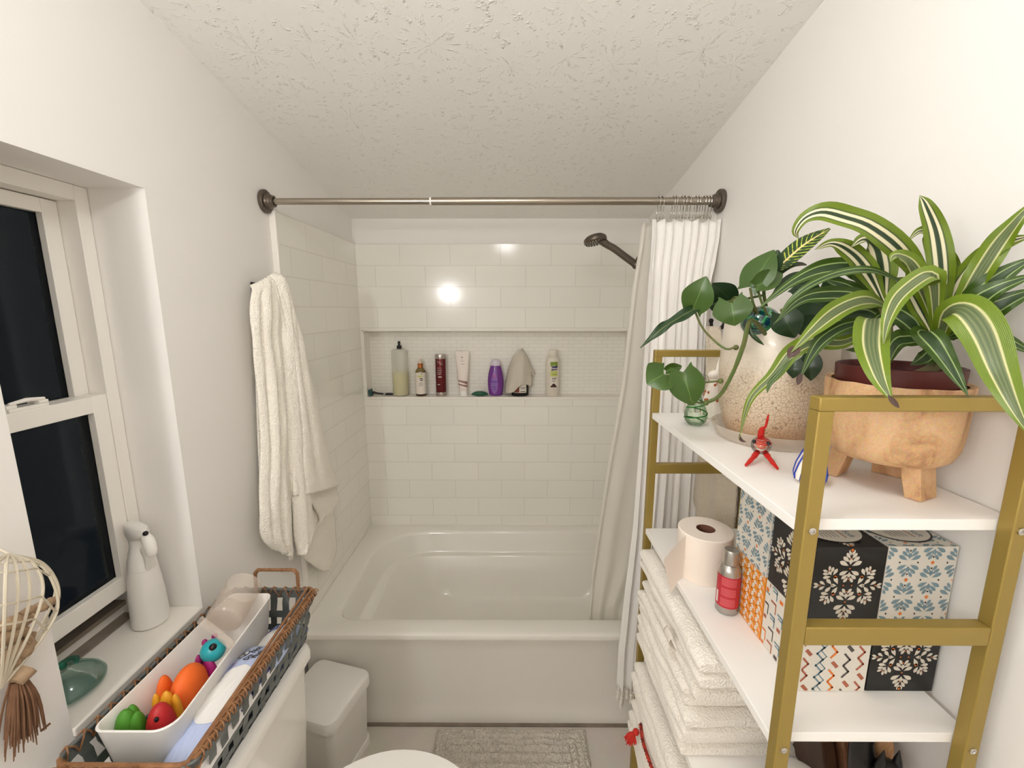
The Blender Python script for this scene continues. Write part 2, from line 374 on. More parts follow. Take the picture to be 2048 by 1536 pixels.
CEIL = mat('ceiling_texture', S(240, 238, 234), .5, spec=.4, build=ceil_nodes)
TILE_B = mat('tile_back', S(228, 222, 212), .13, build=tile_nodes('X', .505, .26, .1065, .477-.1065*2, .0018))
TILE_S = mat('tile_side', S(228, 222, 212), .13, build=tile_nodes('Y', -.02, .26, .1065, .477-.1065*2, .0018))
MOSAIC = mat('tile_mosaic', S(228, 222, 212), .15, build=tile_nodes('X', .02, .062, .0205, .2, .0012))
TRIMW = mat('trim_white', S(236, 231, 223), .3)
ACRYL = mat('tub_acrylic', S(231, 227, 219), .12, coat=.3)
PORC = mat('porcelain', S(238, 234, 228), .08, coat=.4)
PLASW = mat('white_plastic', S(238, 235, 230), .35)
FLOORM = mat('floor_tile', S(180, 172, 160), .5, build=floor_nodes)
VINYL = mat('window_vinyl', S(240, 236, 229), .35)
SILLM = mat('sill_paint', S(238, 233, 225), .4, bump=(30, .06, .002))
GREYWD = mat('weathered_wood', S(150, 138, 124), .8, var=(14, S(104, 92, 80), .3))
BLACKM = mat('black_gap', S(14, 14, 14), .7)
GLASSW = mat('window_glass', S(225, 235, 230), .0, trans=1., ior=1.2, spec=.25)
NICKEL = mat('brushed_nickel', S(168, 159, 146), .28, metal=1.)
DNICK = mat('dark_nickel', S(112, 102, 92), .34, metal=.9)
CHROME = mat('chrome', S(205, 200, 194), .12, metal=1.)
GOLD = mat('gold_paint', S(152, 129, 64), .42, metal=.35, bump=(600, .06, .0005))
SHELFW = mat('shelf_white', S(246, 243, 239), .45)
TERRY = mat('terry_ivory', S(251, 245, 233), .95, spec=.1, sheen=.3, build=terry())
TERRYW = mat('terry_white', S(244, 238, 228), .95, spec=.1, sheen=.3, build=terry(230., .0036, .55))
TERRYB = mat('terry_beige', S(212, 200, 180), .95, spec=.1, sheen=.3, build=terry(220.))
TERRYC = mat('terry_cloth', S(214, 206, 192), .95, spec=.1, build=terry(260., .003, .8))
RUGM = mat('rug_cotton', S(216, 208, 196), .95, spec=.1, build=terry(130., .008, 1.))
CURT = mat('curtain_cotton', S(246, 243, 239), .85, spec=.15, sheen=.2, sss=.0, build=curtain_nodes)
LINER = mat('liner_plastic', S(236, 232, 224), .3, build=liner_nodes)
RATTAN = mat('rattan', S(160, 116, 78), .5, var=(60, S(112, 74, 46), .25), bump=(200, .3, .001))
GALV = mat('galvanised', S(128, 132, 130), .45, metal=.5, var=(30, S(92, 96, 96), .3))
BLK = mat('black_plastic', S(22, 21, 21), .35)
# ================================================================== the room
W = 1.524; YF = -3.35
def zc(y): return 2.1005-.1804*y
def prism_x(mb, poly, x0, x1):      # poly of (y, z), extruded along x
    n = len(poly)
    mb.add([(x0, y, z) for y, z in poly]+[(x1, y, z) for y, z in poly],
           [tuple(range(n)), tuple(range(2*n-1, n-1, -1))]+[(i, i+n, (i+1) % n+n, (i+1) % n) for i in range(n)])
    return mb
WY0, WY1, WZ0, WZ1 = -1.603, -1.2595, .855, 1.908
mb = MB()
prism_x(mb, [(YF, -.05), (WY0, -.05), (WY0, zc(WY0)), (YF, zc(YF))], -.24, 0)
prism_x(mb, [(WY1, -.05), (.16, -.05), (.16, zc(.16)), (WY1, zc(WY1))], -.24, 0)
prism_x(mb, [(WY0, WZ1), (WY1, WZ1), (WY1, zc(WY1)), (WY0, zc(WY0))], -.24, 0)
prism_x(mb, [(WY0, -.05), (WY1, -.05), (WY1, WZ0-.018), (WY0, WZ0-.018)], -.24, 0)
struct('wall_left', mb, WALL, ang=0)
struct('wall_right', prism_x(MB(), [(YF, -.05), (.16, -.05), (.16, zc(.16)), (YF, zc(YF))], W, W+.12), WALL, ang=0)
mb = MB(); mb.box(0, .02, 1.96, W, .16, zc(.02)); mb.box(0, .105, -.05, W, .16, 1.96)
struct('wall_back', mb, WALL, ang=0)
struct('wall_front', MB().box(0, YF-.1, -.05, W, YF, zc(YF)), WALL, ang=0)
mb = MB(); prism_x(mb, [(YF-.1, zc(YF-.1)), (.16, zc(.16)), (.16, zc(.16)+.08), (YF-.1, zc(YF-.1)+.08)], -.24, W+.12)
struct('ceiling', mb, CEIL, ang=0)
struct('floor', MB().box(0, YF, -.05, W, .02, 0), FLOORM, ang=0)
# tiled surround of the tub
ZR, ZT = .421, 1.9695
NX0, NX1, NZ0, NZ1 = .034, 1.452, 1.168, 1.528
mb = MB()
mb.box(0, 0, ZR-.03, NX0, .105, ZT); mb.box(NX1, 0, ZR-.03, W, .105, ZT)
mb.box(NX0, 0, ZR-.03, NX1, .105, NZ0); mb.box(NX0, 0, NZ1, NX1, .105, ZT)
struct('trim_1', mb, TILE_B, ang=0)['label'] = 'white glazed wall tiles behind the tub'
struct('trim_2', MB().box(0, -.742, ZR-.03, .02, 0, ZT), TILE_S, ang=0)['label'] = 'white glazed tiles on the left end of the tub alcove'
struct('trim_3', MB().box(W-.02, -.742, ZR-.03, W, 0, ZT), TILE_S, ang=0)['label'] = 'white glazed tiles on the shower end of the tub alcove'
struct('trim_4', MB().box(NX0, .088, NZ0, NX1, .1045, NZ1), MOSAIC, ang=0)['label'] = 'small white mosaic tiles lining the niche'
mb = MB(); mb.box(NX0, -.004, NZ0-.012, NX1, .089, NZ0+.001); mb.box(NX0-.006, -.003, NZ0-.012, NX0+.003, .088, NZ1+.004)
mb.box(NX1-.003, -.003, NZ0-.012, NX1+.006, .088, NZ1+.004); mb.box(NX0-.006, -.003, NZ1-.003, NX1+.006, .088, NZ1+.005)
struct('trim_5', mb, TRIMW, bevel=.0012)['label'] = 'smooth white frame of the wall niche'
mb = MB(); mb.box(0, -.757, ZR, .0225, -.7421, ZT+.002)
struct('trim_6', mb, TRIMW, bevel=.003)['label'] = 'white edge strip of the left tiles'
mb = MB(); mb.box(W-.0225, -.757, ZR, W, -.7421, ZT+.002)
struct('trim_7', mb, TRIMW, bevel=.003)['label'] = 'white edge strip of the right tiles'
# ------------------------------------------------------------------ window
XW = -.13
mb = MB()
mb.box(-.215, WY0+.001, WZ0, XW, WY0+.032, WZ1-.0005); mb.box(-.215, WY1-.032, WZ0, XW, WY1-.001, WZ1-.0005)
mb.box(-.215, WY0+.032, WZ1-.034, XW, WY1-.032, WZ1-.0005); mb.box(-.215, WY0+.032, WZ0, XW-.05, WY1-.032, WZ0+.03)
win = struct('window_1', mb, VINYL, bevel=.002)
ya, yb = WY0+.033, WY1-.033
mb = MB(); x0, x1 = -.205, -.172
mb.box(x0, ya, 1.415, x1, ya+.034, WZ1-.036); mb.box(x0, yb-.034, 1.415, x1, yb, WZ1-.036); mb.box(x0, ya+.034, WZ1-.066, x1, yb-.034, WZ1-.036); mb.box(x0, ya+.034, 1.415, x1, yb-.034, 1.44)
up = struct('upper_sash', mb, VINYL, win, bevel=.0015)
struct('pane', MB().box(-.190, ya+.034, 1.44, -.186, yb-.034, WZ1-.066), GLASSW, up, ang=0)
mb = MB(); x0, x1 = -.168, XW-.002; zb, zt = .945, 1.441
mb.box(x0, ya, zb, x1, ya+.036, zt); mb.box(x0, yb-.036, zb, x1, yb, zt); mb.box(x0, ya+.036, zt-.038, x1, yb-.036, zt); mb.box(x0, ya+.036, zb, x1, yb-.036, zb+.042)
lo = struct('lower_sash', mb, VINYL, win, bevel=.0015)
struct('pane', MB().box(-.152, ya+.036, zb+.042, -.148, yb-.036, zt-.038), GLASSW, lo, ang=0)
mb = MB(); yl = -1.452
mb.box(-.166, yl-.036, zt, -.134, yl+.036, zt+.007); mb.box(-.160, yl-.036, zt+.007, -.138, yl-.018, zt+.014); mb.box(-.160, yl+.018, zt+.007, -.134, yl+.036, zt+.014)
mb.tube([(-.14, yl-.03, zt+.016), (-.139, yl, zt+.019), (-.14, yl+.034, zt+.016)], [.003, .0045, .003], 8)
struct('sash_lock', mb, VINYL, lo, bevel=.001)
struct('sash_track', MB().box(-.20, ya, WZ0+.031, -.17, yb, WZ0+.042), GREYWD, win, ang=0)
mb = MB(); mb.box(-.212, WY0+.033, WZ0+.001, XW-.02, WY1-.033, WZ0+.006)
struct('weathered_sill', mb, GREYWD, win, ang=0)
struct('trim_8', MB().box(XW-.049, WY0+.0005, WZ0-.0175, .004, WY1-.0005, WZ0), SILLM, bevel=.003)['label'] = 'white painted window sill'
# outer screen shutter the night shows through
# ------------------------------------------------------------------ bathtub
mb = MB()
n = 10; YA = -.8505
X0, X1 = .021, W-.021
def ol(d, z, r=.012): return rrect(X0, X1, YA+d, -.0015, (.004, .004, r, r), z, n)
L = [ol(.022, .0), ol(.022, .035), ol(.030, .06), ol(.034, .1), ol(.030, .33), ol(.022, .36), ol(.016, .385), ol(.002, .397), ol(0, .405), ol(.003, .416), ol(.010, ZR)]
L.append(rrect(.03, W-.03, YA+.02, -.006, (.01, .01, .02, .02), ZR+.0005, n))
def inner(x0, x1, y0, y1, z, R): return rrect(x0, x1, y0, y1, R, z, n)
L += [inner(.112, 1.42, -.768, -.062, ZR, (.10, .25, .07, .07)), inner(.120, 1.413, -.762, -.069, ZR-.004, (.10, .25, .07, .07)),
      inner(.127, 1.408, -.757, -.078, ZR-.016, (.10, .25, .07, .07)), inner(.160, 1.40, -.752, -.088, .310, (.10, .24, .08, .08)),
      inner(.170, 1.397, -.750, -.094, .303, (.10, .23, .08, .08)), inner(.205, 1.385, -.742, -.122, .299, (.10, .22, .09, .09)), inner(.213, 1.38, -.739, -.128, .292, (.10, .21, .09, .09)),
      inner(.30, 1.35, -.715, -.16, .14, (.11, .17, .11, .11)), inner(.36, 1.32, -.69, -.185, .095, (.12, .14, .12, .12)), inner(.42, 1.28, -.65, -.22, .08, (.1, .1, .1, .1)), inner(.8, .86, -.45, -.43, .076, (.008,)*4)]
mb.loops(L, cap1=True)
tub = thing('bathtub', 'white alcove bathtub with a plain apron front', 'bathtub', (W/2, -.43, 0))
part('basin', mb, ACRYL, tub, ang=35)
mb = MB(); mb.lathe([(0, .0795), (.03, .0795), (.032, .081), (.024, .084), (0, .084)], 24, (1.2, -.43, 0)); part('drain', mb, CHROME, tub)
mb = MB(); mb.tube([(X0+.003, YA+.03, ZR+.002), (X0+.003, -.012, ZR+.002), (X0+.02, -.004, ZR+.002), (X1-.02, -.004, ZR+.002), (X1-.003, -.012, ZR+.002), (X1-.003, YA+.03, ZR+.002)], .0035, 6)
part('caulk', mb, TRIMW, tub)
# dark stained joint along the floor
struct('trim_9', MB().box(.02, YA+.010, 0, W-.02, YA+.024, .006), GREYWD, ang=0)['label'] = 'stained joint between tub apron and floor'
# ------------------------------------------------------------------ curtain rod
YR, ZRD = -.778, 1.9928
rod = thing('curtain_rod', 'brushed nickel tension rod spanning the tub alcove', 'curtain rod', (W/2, YR, ZRD))
xj = at(862, 402, 'y', YR).x
def xt(x0, x1, r, n=20): return MB().tube([(x0, YR, ZRD), (x1, YR, ZRD)], r, n)
part('thin_tube', xt(.012, xj+.01, .0105), NICKEL, rod)
part('wide_tube', xt(xj, W-.012, .0125), NICKEL, rod)
part('collar', xt(xj-.004, xj+.002, .0132), PLASW, rod, label='white plastic collar')
RY = Matrix.Rotation(PI/2, 3, 'Y')
for x, s in ((0, 1), (W, -1)):
    pr = [(0, .0), (.036, .0), (.0375, .003), (.0375, .011), (.035, .0135), (.026, .0145), (.025, .020), (.0225, .022), (.0215, .028), (.019, .030), (.0185, .036), (.0128, .037), (.0128, .02)]
    part('flange', MB().lathe(pr, 32, (x, YR, ZRD), rot=RY if s > 0 else Matrix.Rotation(-PI/2, 3, 'Y')), DNICK, rod, ang=25)
# rings
ring_px = [1318, 1325, 1347, 1352, 1364, 1370, 1378, 1392, 1397, 1408, 1414, 1420]
def make_ring(x, label, dz, dx):
    t = thing('curtain_ring', label, 'curtain ring', (x, YR, ZRD), 'roller rings on the curtain rod')
    R = .0155; pts = [V((x+dx*.2, YR-R*math.sin(a), ZRD+R*math.cos(a))) for a in [math.radians(d) for d in range(-110, 111, 20)]]
    mb = MB(); mb.tube(pts, .0011, 6)
    e0, e1 = pts[0], pts[-1]
    mb.tube(spline([e1, e1+V((dx*.4, .004, -.015)), V((x+dx, YR-.004, ZRD-.04)), V((x+dx, YR-.010, ZRD-.052)), V((x+dx, YR-.002, ZRD-.056)), V((x+dx, YR+.003, ZRD-.049))], 16), .0011, 6)
    mb.tube(spline([e0, e0+V((0, -.004, -.015)), V((x-dx, YR+.006, ZRD-.036)), V((x-dx, YR+.012, ZRD-.05)), V((x-dx, YR+.005, ZRD-.054))], 12), .0011, 6)
    wi = part('wire', mb, CHROME, t)
    for d in (-38, -13, 13, 38):
        a = math.radians(d); part('roller_ball', MB().ball((x+dx*.2, YR-R*math.sin(a), ZRD+R*math.cos(a)), .0036, 6), CHROME, wi)
    return t
ORD = ['first', 'second', 'third', 'fourth', 'fifth', 'sixth', 'seventh', 'eighth', 'ninth', 'tenth', 'eleventh', 'twelfth']
r0 = None
for i, px in enumerate(ring_px):
    x = at(px, 402, 'y', YR).x
    lb = f'chrome roller ring on the curtain rod, {ORD[i]} counted from the left'
    if r0 is None: r0 = make_ring(x, lb, 0, .003)
    else: copy_thing(r0, (x, YR, ZRD), lb)
# ------------------------------------------------------------------ curtain and liner
def edge(tab, z):       # tab of (z, x) from top to bottom
    for (za, xa), (zb, xb) in zip(tab, tab[1:]):
        if z >= zb: return lerp(xb, xa, (z-zb)/(za-zb))
    return tab[-1][1]
def px_edge(pts):
    out = []
    for px, py, Y in pts:
        p = at(px, py, 'y', Y); out.append((p.z, p.x))
    return out
CL = px_edge([(1304, 438, -.80), (1303, 470, -.80), (1296, 560, -.805), (1286, 700, -.81), (1276, 860, -.84), (1262, 1050, -.87), (1250, 1180, -.90), (1238, 1300, -.905), (1234, 1380, -.905)])
CR_ = px_edge([(1441, 440, -.80), (1437, 480, -.80), (1414, 600, -.805), (1408, 720, -.82), (1400, 900, -.85), (1384, 1100, -.88), (1374, 1330, -.905)])
zt0, zb0 = CL[0][0], CL[-1][0]
random.seed(3)
PH = [random.uniform(-.5, .5) for _ in range(14)]
def curt(u, v):
    z = lerp(zt0, zb0, v)
    x0, x1 = edge(CL, z), edge(CR_, max(z, CR_[-1][0]))
    y = lerp(-.80, -.905, smooth((zt0-z)/1.35))
    n = 8.
    ph = 2*PI*n*u + .7*math.sin(2*PI*u*3+1.3)+.5*math.sin(v*4+u*9)
    amp = lerp(.008, .017, smooth(v*6))*(.75+.35*math.sin(u*17+1))
    sag = 0
    if v < .06: sag = -.010*(1-v/.06)*(.5-.5*math.cos(2*PI*u*6.0))
    uu = u+.018*math.sin(ph)
    if v < .14:
        k = math.exp(-((v-.085)/.018)**2); amp *= 1-.35*k; uu += .006*k*math.sin(ph*2)
    return V((lerp(x0, x1, uu), y+amp*math.cos(ph)+.006*nz((u*7, v*5, 2)), z+sag))
cur = thing('shower_curtain', 'white gathered cotton shower curtain with tasselled hem', 'shower curtain', (1.36, -.80, zb0))
part('cloth', MB().grid(curt, 200, 90), CURT, cur, ang=80, solid=.0016)
mb = MB(); rr = random.Random(4)
for i in range(30):
    u = (i+.5)/30; p = curt(u, 1.); L_ = rr.uniform(.045, .075)
    sw = V((rr.uniform(-.006, .006), rr.uniform(-.004, .004), -L_))
    mb.tube([p+V((0, 0, .012)), p+sw*.25, p+sw*.3, p+sw*.36, p+sw*.42, p+sw*.9, p+sw], [.0022, .0022, .0055, .0058, .003, .0062, .003], 7)
    for k in range(3):
        q = p+sw*.55; mb.tube([q, q+V((rr.uniform(-.006, .006), rr.uniform(-.005, .003), -rr.uniform(.012, .03)))], [.003, .0012], 5)
part('hem_tassels', mb, TERRYW, cur)
LL = px_edge([(1283, 446, -.775), (1277, 500, -.775), (1264, 580, -.77), (1243, 770, -.75), (1216, 930, -.73), (1192, 1100, -.715), (1184, 1160, -.71), (1178, 1240, -.70)])
LRt = [(1.93, 1.47), (1.2, 1.455), (.6, 1.36), (.42, 1.29), (.2, 1.27)]
zl0, zl1 = LL[0][0], .24
def liner(u, v):
    z = lerp(zl0, zl1, v); x0, x1 = edge(LL, max(z, LL[-1][0])), edge(LRt, z)
    y = lerp(-.775, -.695, smooth(v*1.15))
    w = .007*math.sin(2*PI*2.6*u+.6*math.sin(v*4))*(.3+.7*v)+.004*nz((u*6, v*2.5, 9))
    fold = .018*math.exp(-((u-.04)/.035)**2)
    return V((lerp(x0, x1, u), y+w-fold*.5, z))
solo('curtain_liner', MB().grid(liner, 90, 60), LINER, 'translucent plastic liner hanging inside the tub behind the curtain', 'curtain liner', ang=80, solid=.0006)
# ------------------------------------------------------------------ shower head
sh = thing('wall_shower', 'dark nickel shower head with round spray face', 'shower head', (1.40, -.36, 1.84))
YS = -.36
hc = at(1190, 478, 'y', YS); neck = at(1228, 497, 'y', YS); elb = at(1270, 528, 'y', YS); up_ = at(1284, 490, 'y', YS)
ax = V((.22, -.16, -1)).normalized(); rot = V((0, 0, 1)).rotation_difference(-ax).to_matrix()
shd = part('head', MB().lathe([(0, -.016), (.044, -.016), (.049, -.012), (.05, -.004), (.048, .004), (.036, .013), (.018, .018), (0, .02)], 36, hc, rot=rot), DNICK, sh)
mb = MB()
for rr_, k in ((.0, 1), (.012, 6), (.022, 11), (.032, 16), (.041, 20)):
    for j in range(k):
        a = 2*PI*j/k; q = hc+rot @ V((rr_*math.cos(a), rr_*math.sin(a), -.0175)); mb.ball(q, .0028, 4)
part('nozzles', mb, BLK, shd, label='black rubber nozzles')
part('spray_plate', MB().lathe([(0, -.0175), (.042, -.0175), (.044, -.0155), (0, -.0155)], 32, hc, rot=rot), NICKEL, shd)
part('handle', MB().tube(spline([hc+V((.012, .0, .008)), hc.lerp(neck, .6)+V((0, 0, .002)), neck, neck.lerp(elb, .5), elb], 20), [.022, .021, .019, .0175, .0165]+[.0155]*15, 16), DNICK, sh)
part('swivel', MB().ball(elb+V((.006, 0, -.003)), .02, 10), DNICK, sh)
part('arm', MB().tube(spline([elb+V((.008, 0, 0)), elb+V((.02, 0, .03)), V((1.45, YS, 1.925)), V((W-.02, YS, 1.93))], 20), .0105, 14), DNICK, sh)
part('wall_flange', MB().lathe([(0, 0), (.03, 0), (.03, .004), (.014, .014), (0, .014)], 28, (W-.0201, YS, 1.93), rot=Matrix.Rotation(-PI/2, 3, 'Y')), DNICK, sh)
# ================================================================== things in the niche
YN = .042; ZN = NZ0+.001
def npx(px, py): return at(px, py, 'y', YN)
SC = (npx(901, 780).x-npx(900, 780).x)          # metres per photo pixel at the niche
def wrapf(cx, cy, r, z0, a0=-PI/2, sy=1.):             # cylinder wrap, x along the front
    return lambda x, y: V((cx+(r+.0004)*math.cos(a0+x/r), cy+(r+.0004)*sy*math.sin(a0+x/r), z0+y))
def band(mb, cx, cy, r, z0, z1, a0, a1, n=20, m=None, sy=1., d=.0003):
    return mb.grid(lambda u, v: V((cx+(r+d)*math.cos(lerp(a0, a1, u)), cy+(r+d)*sy*math.sin(lerp(a0, a1, u)), lerp(z0, z1, v))), n, 1, m=m)
def bars(mb, fn, rows, m=None):        # small print: thin rows (x0, x1, y, h)
    for x0, x1, y, h in rows:
        k = max(1, int(abs(x1-x0)/.003)); 
        for i in range(k):
            a, b = lerp(x0, x1, i/k), lerp(x0, x1, (i+.82)/k)
            mb.poly([fn(a, y-h/2), fn(b, y-h/2), fn(b, y+h/2), fn(a, y+h/2)], m=m)
    return mb
INKD = mat('ink_dark', S(52, 46, 44), .6); INKW = mat('ink_white', S(226, 214, 208), .6); INKB = mat('ink_blue', S(34, 36, 120), .5)
LABELW = mat('label_white', S(226, 217, 206), .5)
# razor
t = thing('razor', 'black and teal razor lying at the left end of the niche', 'razor', (npx(764, 781).x, .03, ZN))
a, b = npx(745, 777), npx(789, 781)
mb = MB(); mb.tube(spline([V((a.x+.004, .026, ZN+.022)), V((a.x+.022, .028, ZN+.015)), V((lerp(a.x, b.x, .55), .031, ZN+.0095)), V((lerp(a.x, b.x, .8), .033, ZN+.009)), V((b.x, .036, ZN+.008))], 18), [.004, .006, .0075, .007, .006, .0055, .005, .005, .0055, .006, .0068, .007, .0072, .007, .0066, .006, .005, .003], 10)
part('handle', mb, BLK, t)
part('grip_ring', MB().tube([V((lerp(a.x, b.x, .52), .0308, ZN+.0103)), V((lerp(a.x, b.x, .62), .0316, ZN+.0096))], .0066, 10), mat('silver_plastic', S(170, 168, 160), .3, metal=.7), t, label='silver grip band')
part('head', MB().obox((a.x-.004, .025, ZN+.0185), V((.0055, 0, .002)), V((0, .02, 0)), V((-.004, 0, .018))), mat('razor_teal', S(52, 92, 92), .4, metal=.3), t, bevel=.0015, label='teal blade cartridge')
# tall refill bottle
c = npx(802, 782); cx, cy = c.x, .045
t = thing('soap_bottle', 'tall frosted squeeze bottle with black nozzle, half full of pale yellow soap', 'bottle', (cx, cy, ZN))
h = npx(802, 698).z-ZN; r = 16.*SC
FROST = mat('frosted_plastic', S(222, 222, 214), .3, build=frost_nodes(.68, (.97, .97, .96)))
Bt = part('bottle', MB().lathe([(r*.9, 0), (r, .006), (r, h-.02), (r*.97, h-.008), (r*.8, h-.001), (.013, h), (.012, h+.004), (0, h+.004)], 32, (cx, cy, ZN)), FROST, t)
part('soap', MB().lathe([(r*.86, .004), (r*.95, .01), (r*.95, h*.50), (0, h*.50)], 28, (cx, cy, ZN)), mat('soap_yellow', S(220, 211, 152), .3), t, label='pale yellow soap')
ht = npx(801, 682).z-ZN
part('nozzle', MB().lathe([(.0125, h+.0005), (.0135, h+.002), (.0135, h+.018), (.008, h+.019), (.006, h+.026), (.0075, ht-.008), (.006, ht-.001), (0, ht)], 20, (cx, cy, ZN)), BLK, t)
# brown dropper bottle
c = npx(843, 782); cx, cy = c.x, .035
t = thing('oil_bottle', 'small olive brown bottle with white label and copper spray collar', 'bottle', (cx, cy, ZN))
r = 10.6*SC; hb = npx(843, 734.5).z-ZN; h1 = npx(843, 743).z-ZN
Bt = part('bottle', MB().lathe([(r*.9, 0), (r, .004), (r, h1), (r*.95, h1+.004), (r*.55, hb-.002), (r*.46, hb), (0, hb)], 28, (cx, cy, ZN)), mat('olive_glass', S(120, 102, 52), .12, coat=.5, var=(8, S(96, 76, 34), .1)), t)
part('base', MB().lathe([(r*.91, .0006), (r*1.005, .0045), (r*1.005, .012), (r*.9, .012)], 28, (cx, cy, ZN)), mat('brown_base', S(52, 34, 26), .3), t)
hc_ = npx(843, 726.5).z-ZN
part('collar', MB().lathe([(r*.47, hb-.001), (r*.50, hb), (r*.50, hc_), (r*.2, hc_+.001), (0, hc_+.001)], 20, (cx, cy, ZN)), mat('copper', S(184, 112, 60), .35, metal=.7), t)
mb = MB(); zt_ = npx(843, 717).z-ZN
mb.lathe([(r*.33, hc_), (r*.33, zt_-.010), (r*.2, zt_-.008), (r*.2, zt_), (0, zt_)], 16, (cx, cy, ZN)); mb.box(cx-.004, cy-.015, ZN+zt_-.008, cx+.004, cy, ZN+zt_-.002)
part('sprayer', mb, mat('clear_pump', S(224, 204, 186), .3), t)
mb = MB(); band(mb, cx, cy, r, ZN+.013, ZN+h1-.002, -PI/2-1.5, -PI/2+1.5, m=0)
fn = wrapf(cx, cy, r+.0003, ZN)
bars(mb, fn, [(.002, .018, h1-.008, .003)], 1); 
bars(mb, fn, [(-.010, .018, h1-.021, .0085)], 2)
bars(mb, fn, [(.0, .017, h1-.034, .006), (.002, .018, h1-.043, .006)], 1)
bars(mb, fn, [(.0, .016, h1-.055, .002), (-.006, .018, h1-.062, .0018), (-.004, .018, h1-.068, .0018), (-.004, .016, h1-.074, .0018)], 1)
part('label', mb, [LABELW, INKD, mat('ink_lime', S(190, 196, 70), .5)], Bt, ang=60)
# maroon can
c = npx(883, 782); cx, cy = c.x, .036
t = thing('hair_spray_can', 'slim maroon and silver spray can in the niche', 'spray can', (cx, cy, ZN))
r = 10.2*SC; h = npx(882, 708).z-ZN
MARN = mat('maroon_metal', S(104, 36, 40), .3, metal=.5)
Bt = part('can', MB().lathe([(r*.92, 0), (r, .003), (r, h-.006), (r*.93, h-.001), (r*.8, h), (0, h)], 28, (cx, cy, ZN)), MARN, t)
SLV = mat('silver_can', S(186, 178, 170), .3, metal=.8)
mb = MB(); mb.lathe([(r*.93, -.0005), (r+.0006, .003), (r+.0006, .018), (r, .022)], 28, (cx, cy, ZN)); part('bottom_band', mb, SLV, t)
mb = MB(); mb.lathe([(r, h-.024), (r+.0005, h-.02), (r+.0006, h-.006), (r*.94, h), (r*.7, h+.0008), (0, h+.0008)], 28, (cx, cy, ZN)); part('cap', mb, SLV, t)
fn = wrapf(cx, cy, r+.0003, ZN); mb = MB()
bars(mb, fn, [(-.010, .009, h*.47, .006), (-.015, -.001, h*.29, .004)], 0)
bars(mb, fn, [(-.016, .008, h*.68, .002), (-.016, .010, h*.63, .002), (-.016, .010, h*.585, .002), (-.014, .006, h*.54, .003)], 0)
for k in range(3): mb.tube([fn(lerp(-.015, .017, q/10), h*.78+.006*k+.006*math.sin(q*.5+k)) for q in range(11)], .0005, 4)
part('lettering', mb, INKW, Bt, ang=0)
# white tube
a = npx(927, 782); cx, cy = a.x, .04
t = thing('lotion_tube', 'white lotion tube with mauve diagonal bands standing on its cap', 'tube', (cx, cy, ZN))
h = npx(927, 703).z-ZN; wt = 14.*SC; wb = 8.6*SC
def tubef(a_, k):           # k 0 bottom .. 1 top crimp
    w = lerp(wb, wt, k); d = lerp(wb*.95, .0012, k**.8)
    return V((cx-.002*k*2+w*math.cos(a_), cy+d*math.sin(a_), ZN+lerp(.028, h, k)))
mb = MB(); mb.loops([[tubef(2*PI*j/32, k/14) for j in range(32)] for k in range(15)], True, False, True)
Bt = part('tube', mb, mat('tube_white', S(232, 221, 212), .4), t)
part('cap', MB().lathe([(wb*.97, 0), (wb*1.0, .003), (wb*1.0, .028), (0, .028)], 28, (cx, cy, ZN), sy=.95), PLASW, t)
def tf(x, y):
    k = (y-.028)/(h-.028); w = lerp(wb, wt, k); q = max(-.95, min(.95, x/w)); p = tubef(-math.acos(q), k); p.y -= .0006; return p
MAUV = mat('mauve', S(150, 112, 108), .5)
mb = MB()
for (y0, hh) in ((.068, .013), (.051, .011)):
    part('mauve_band', MB().grid(lambda u, v: tf(lerp(-.93, .93, u)*lerp(wb, wt, .22), lerp(y0+hh*1.0, y0-.004, u)+hh*v*lerp(.6, 1.2, u)), 16, 2), MAUV, Bt, ang=60)
bars(mb, tf, [(-.005, .004, h-.032, .005)], 1)
bars(mb, tf, [(-.006, .004, h-.046, .0016), (-.009, .012, h-.053, .0014), (-.006, .012, h-.068, .002)], 1)
bars(mb, tf, [(-.01, .012, .042, .001), (-.008, .012, .032, .001)], 1)
part('fine_print', mb, [MAUV, INKD], Bt, ang=60)
# green soap
a = npx(961, 783)
mb = MB(); 
def soapf(i, j):
    th = -PI/2+PI*i/12; ph = 2*PI*j/28
    x = .047*math.copysign(abs(math.cos(ph))**.9, math.cos(ph))*math.cos(th); y = .024*math.sin(ph)*math.cos(th); z = .0135*math.sin(th)
    return V((a.x-.002+x, .020+y, ZN+.0135+z+.006*(x/.047)**2*(1 if th > -.3 else .2)*-1+.002))
mb.loops([[soapf(i, j) for j in range(28)] for i in range(13)], cap0=True, cap1=True)
solo('scrubber', mb, mat('green_silicone', S(26, 84, 60), .4, bump=(90, .2, .001)), 'dark green oval scrubber lying beside the purple bottle', 'scrubber')
# purple shampoo
c = npx(991, 782); cx, cy = c.x+.001, .044
t = thing('shampoo_bottle', 'purple baby shampoo bottle with a pale flip cap', 'bottle', (cx, cy, ZN))
h = npx(991, 719).z-ZN; hs_ = npx(991, 731).z-ZN; w = 15.8*SC
pr = [(.62, 0), (.80, .003), (.86, .010), (.93, .025), (.995, .052), (1., .065), (.96, .085), (.88, .105), (.74, .125), (.62, .138)]
PURP = mat('purple_soap', S(112, 52, 138), .12, coat=.4)
k_ = hs_/.138
Bt = part('bottle', MB().lathe([(w*a_, z*k_) for a_, z in pr]+[(w*.5, hs_+.001), (0, hs_+.001)], 36, (cx, cy, ZN), sy=.6), PURP, t)
part('cap', MB().lathe([(w*.63, hs_), (w*.64, hs_+.002), (w*.58, h-.009), (w*.46, h-.002), (w*.3, h), (0, h)], 28, (cx, cy, ZN), sy=.66), mat('cap_lilac', S(205, 194, 208), .3), t)
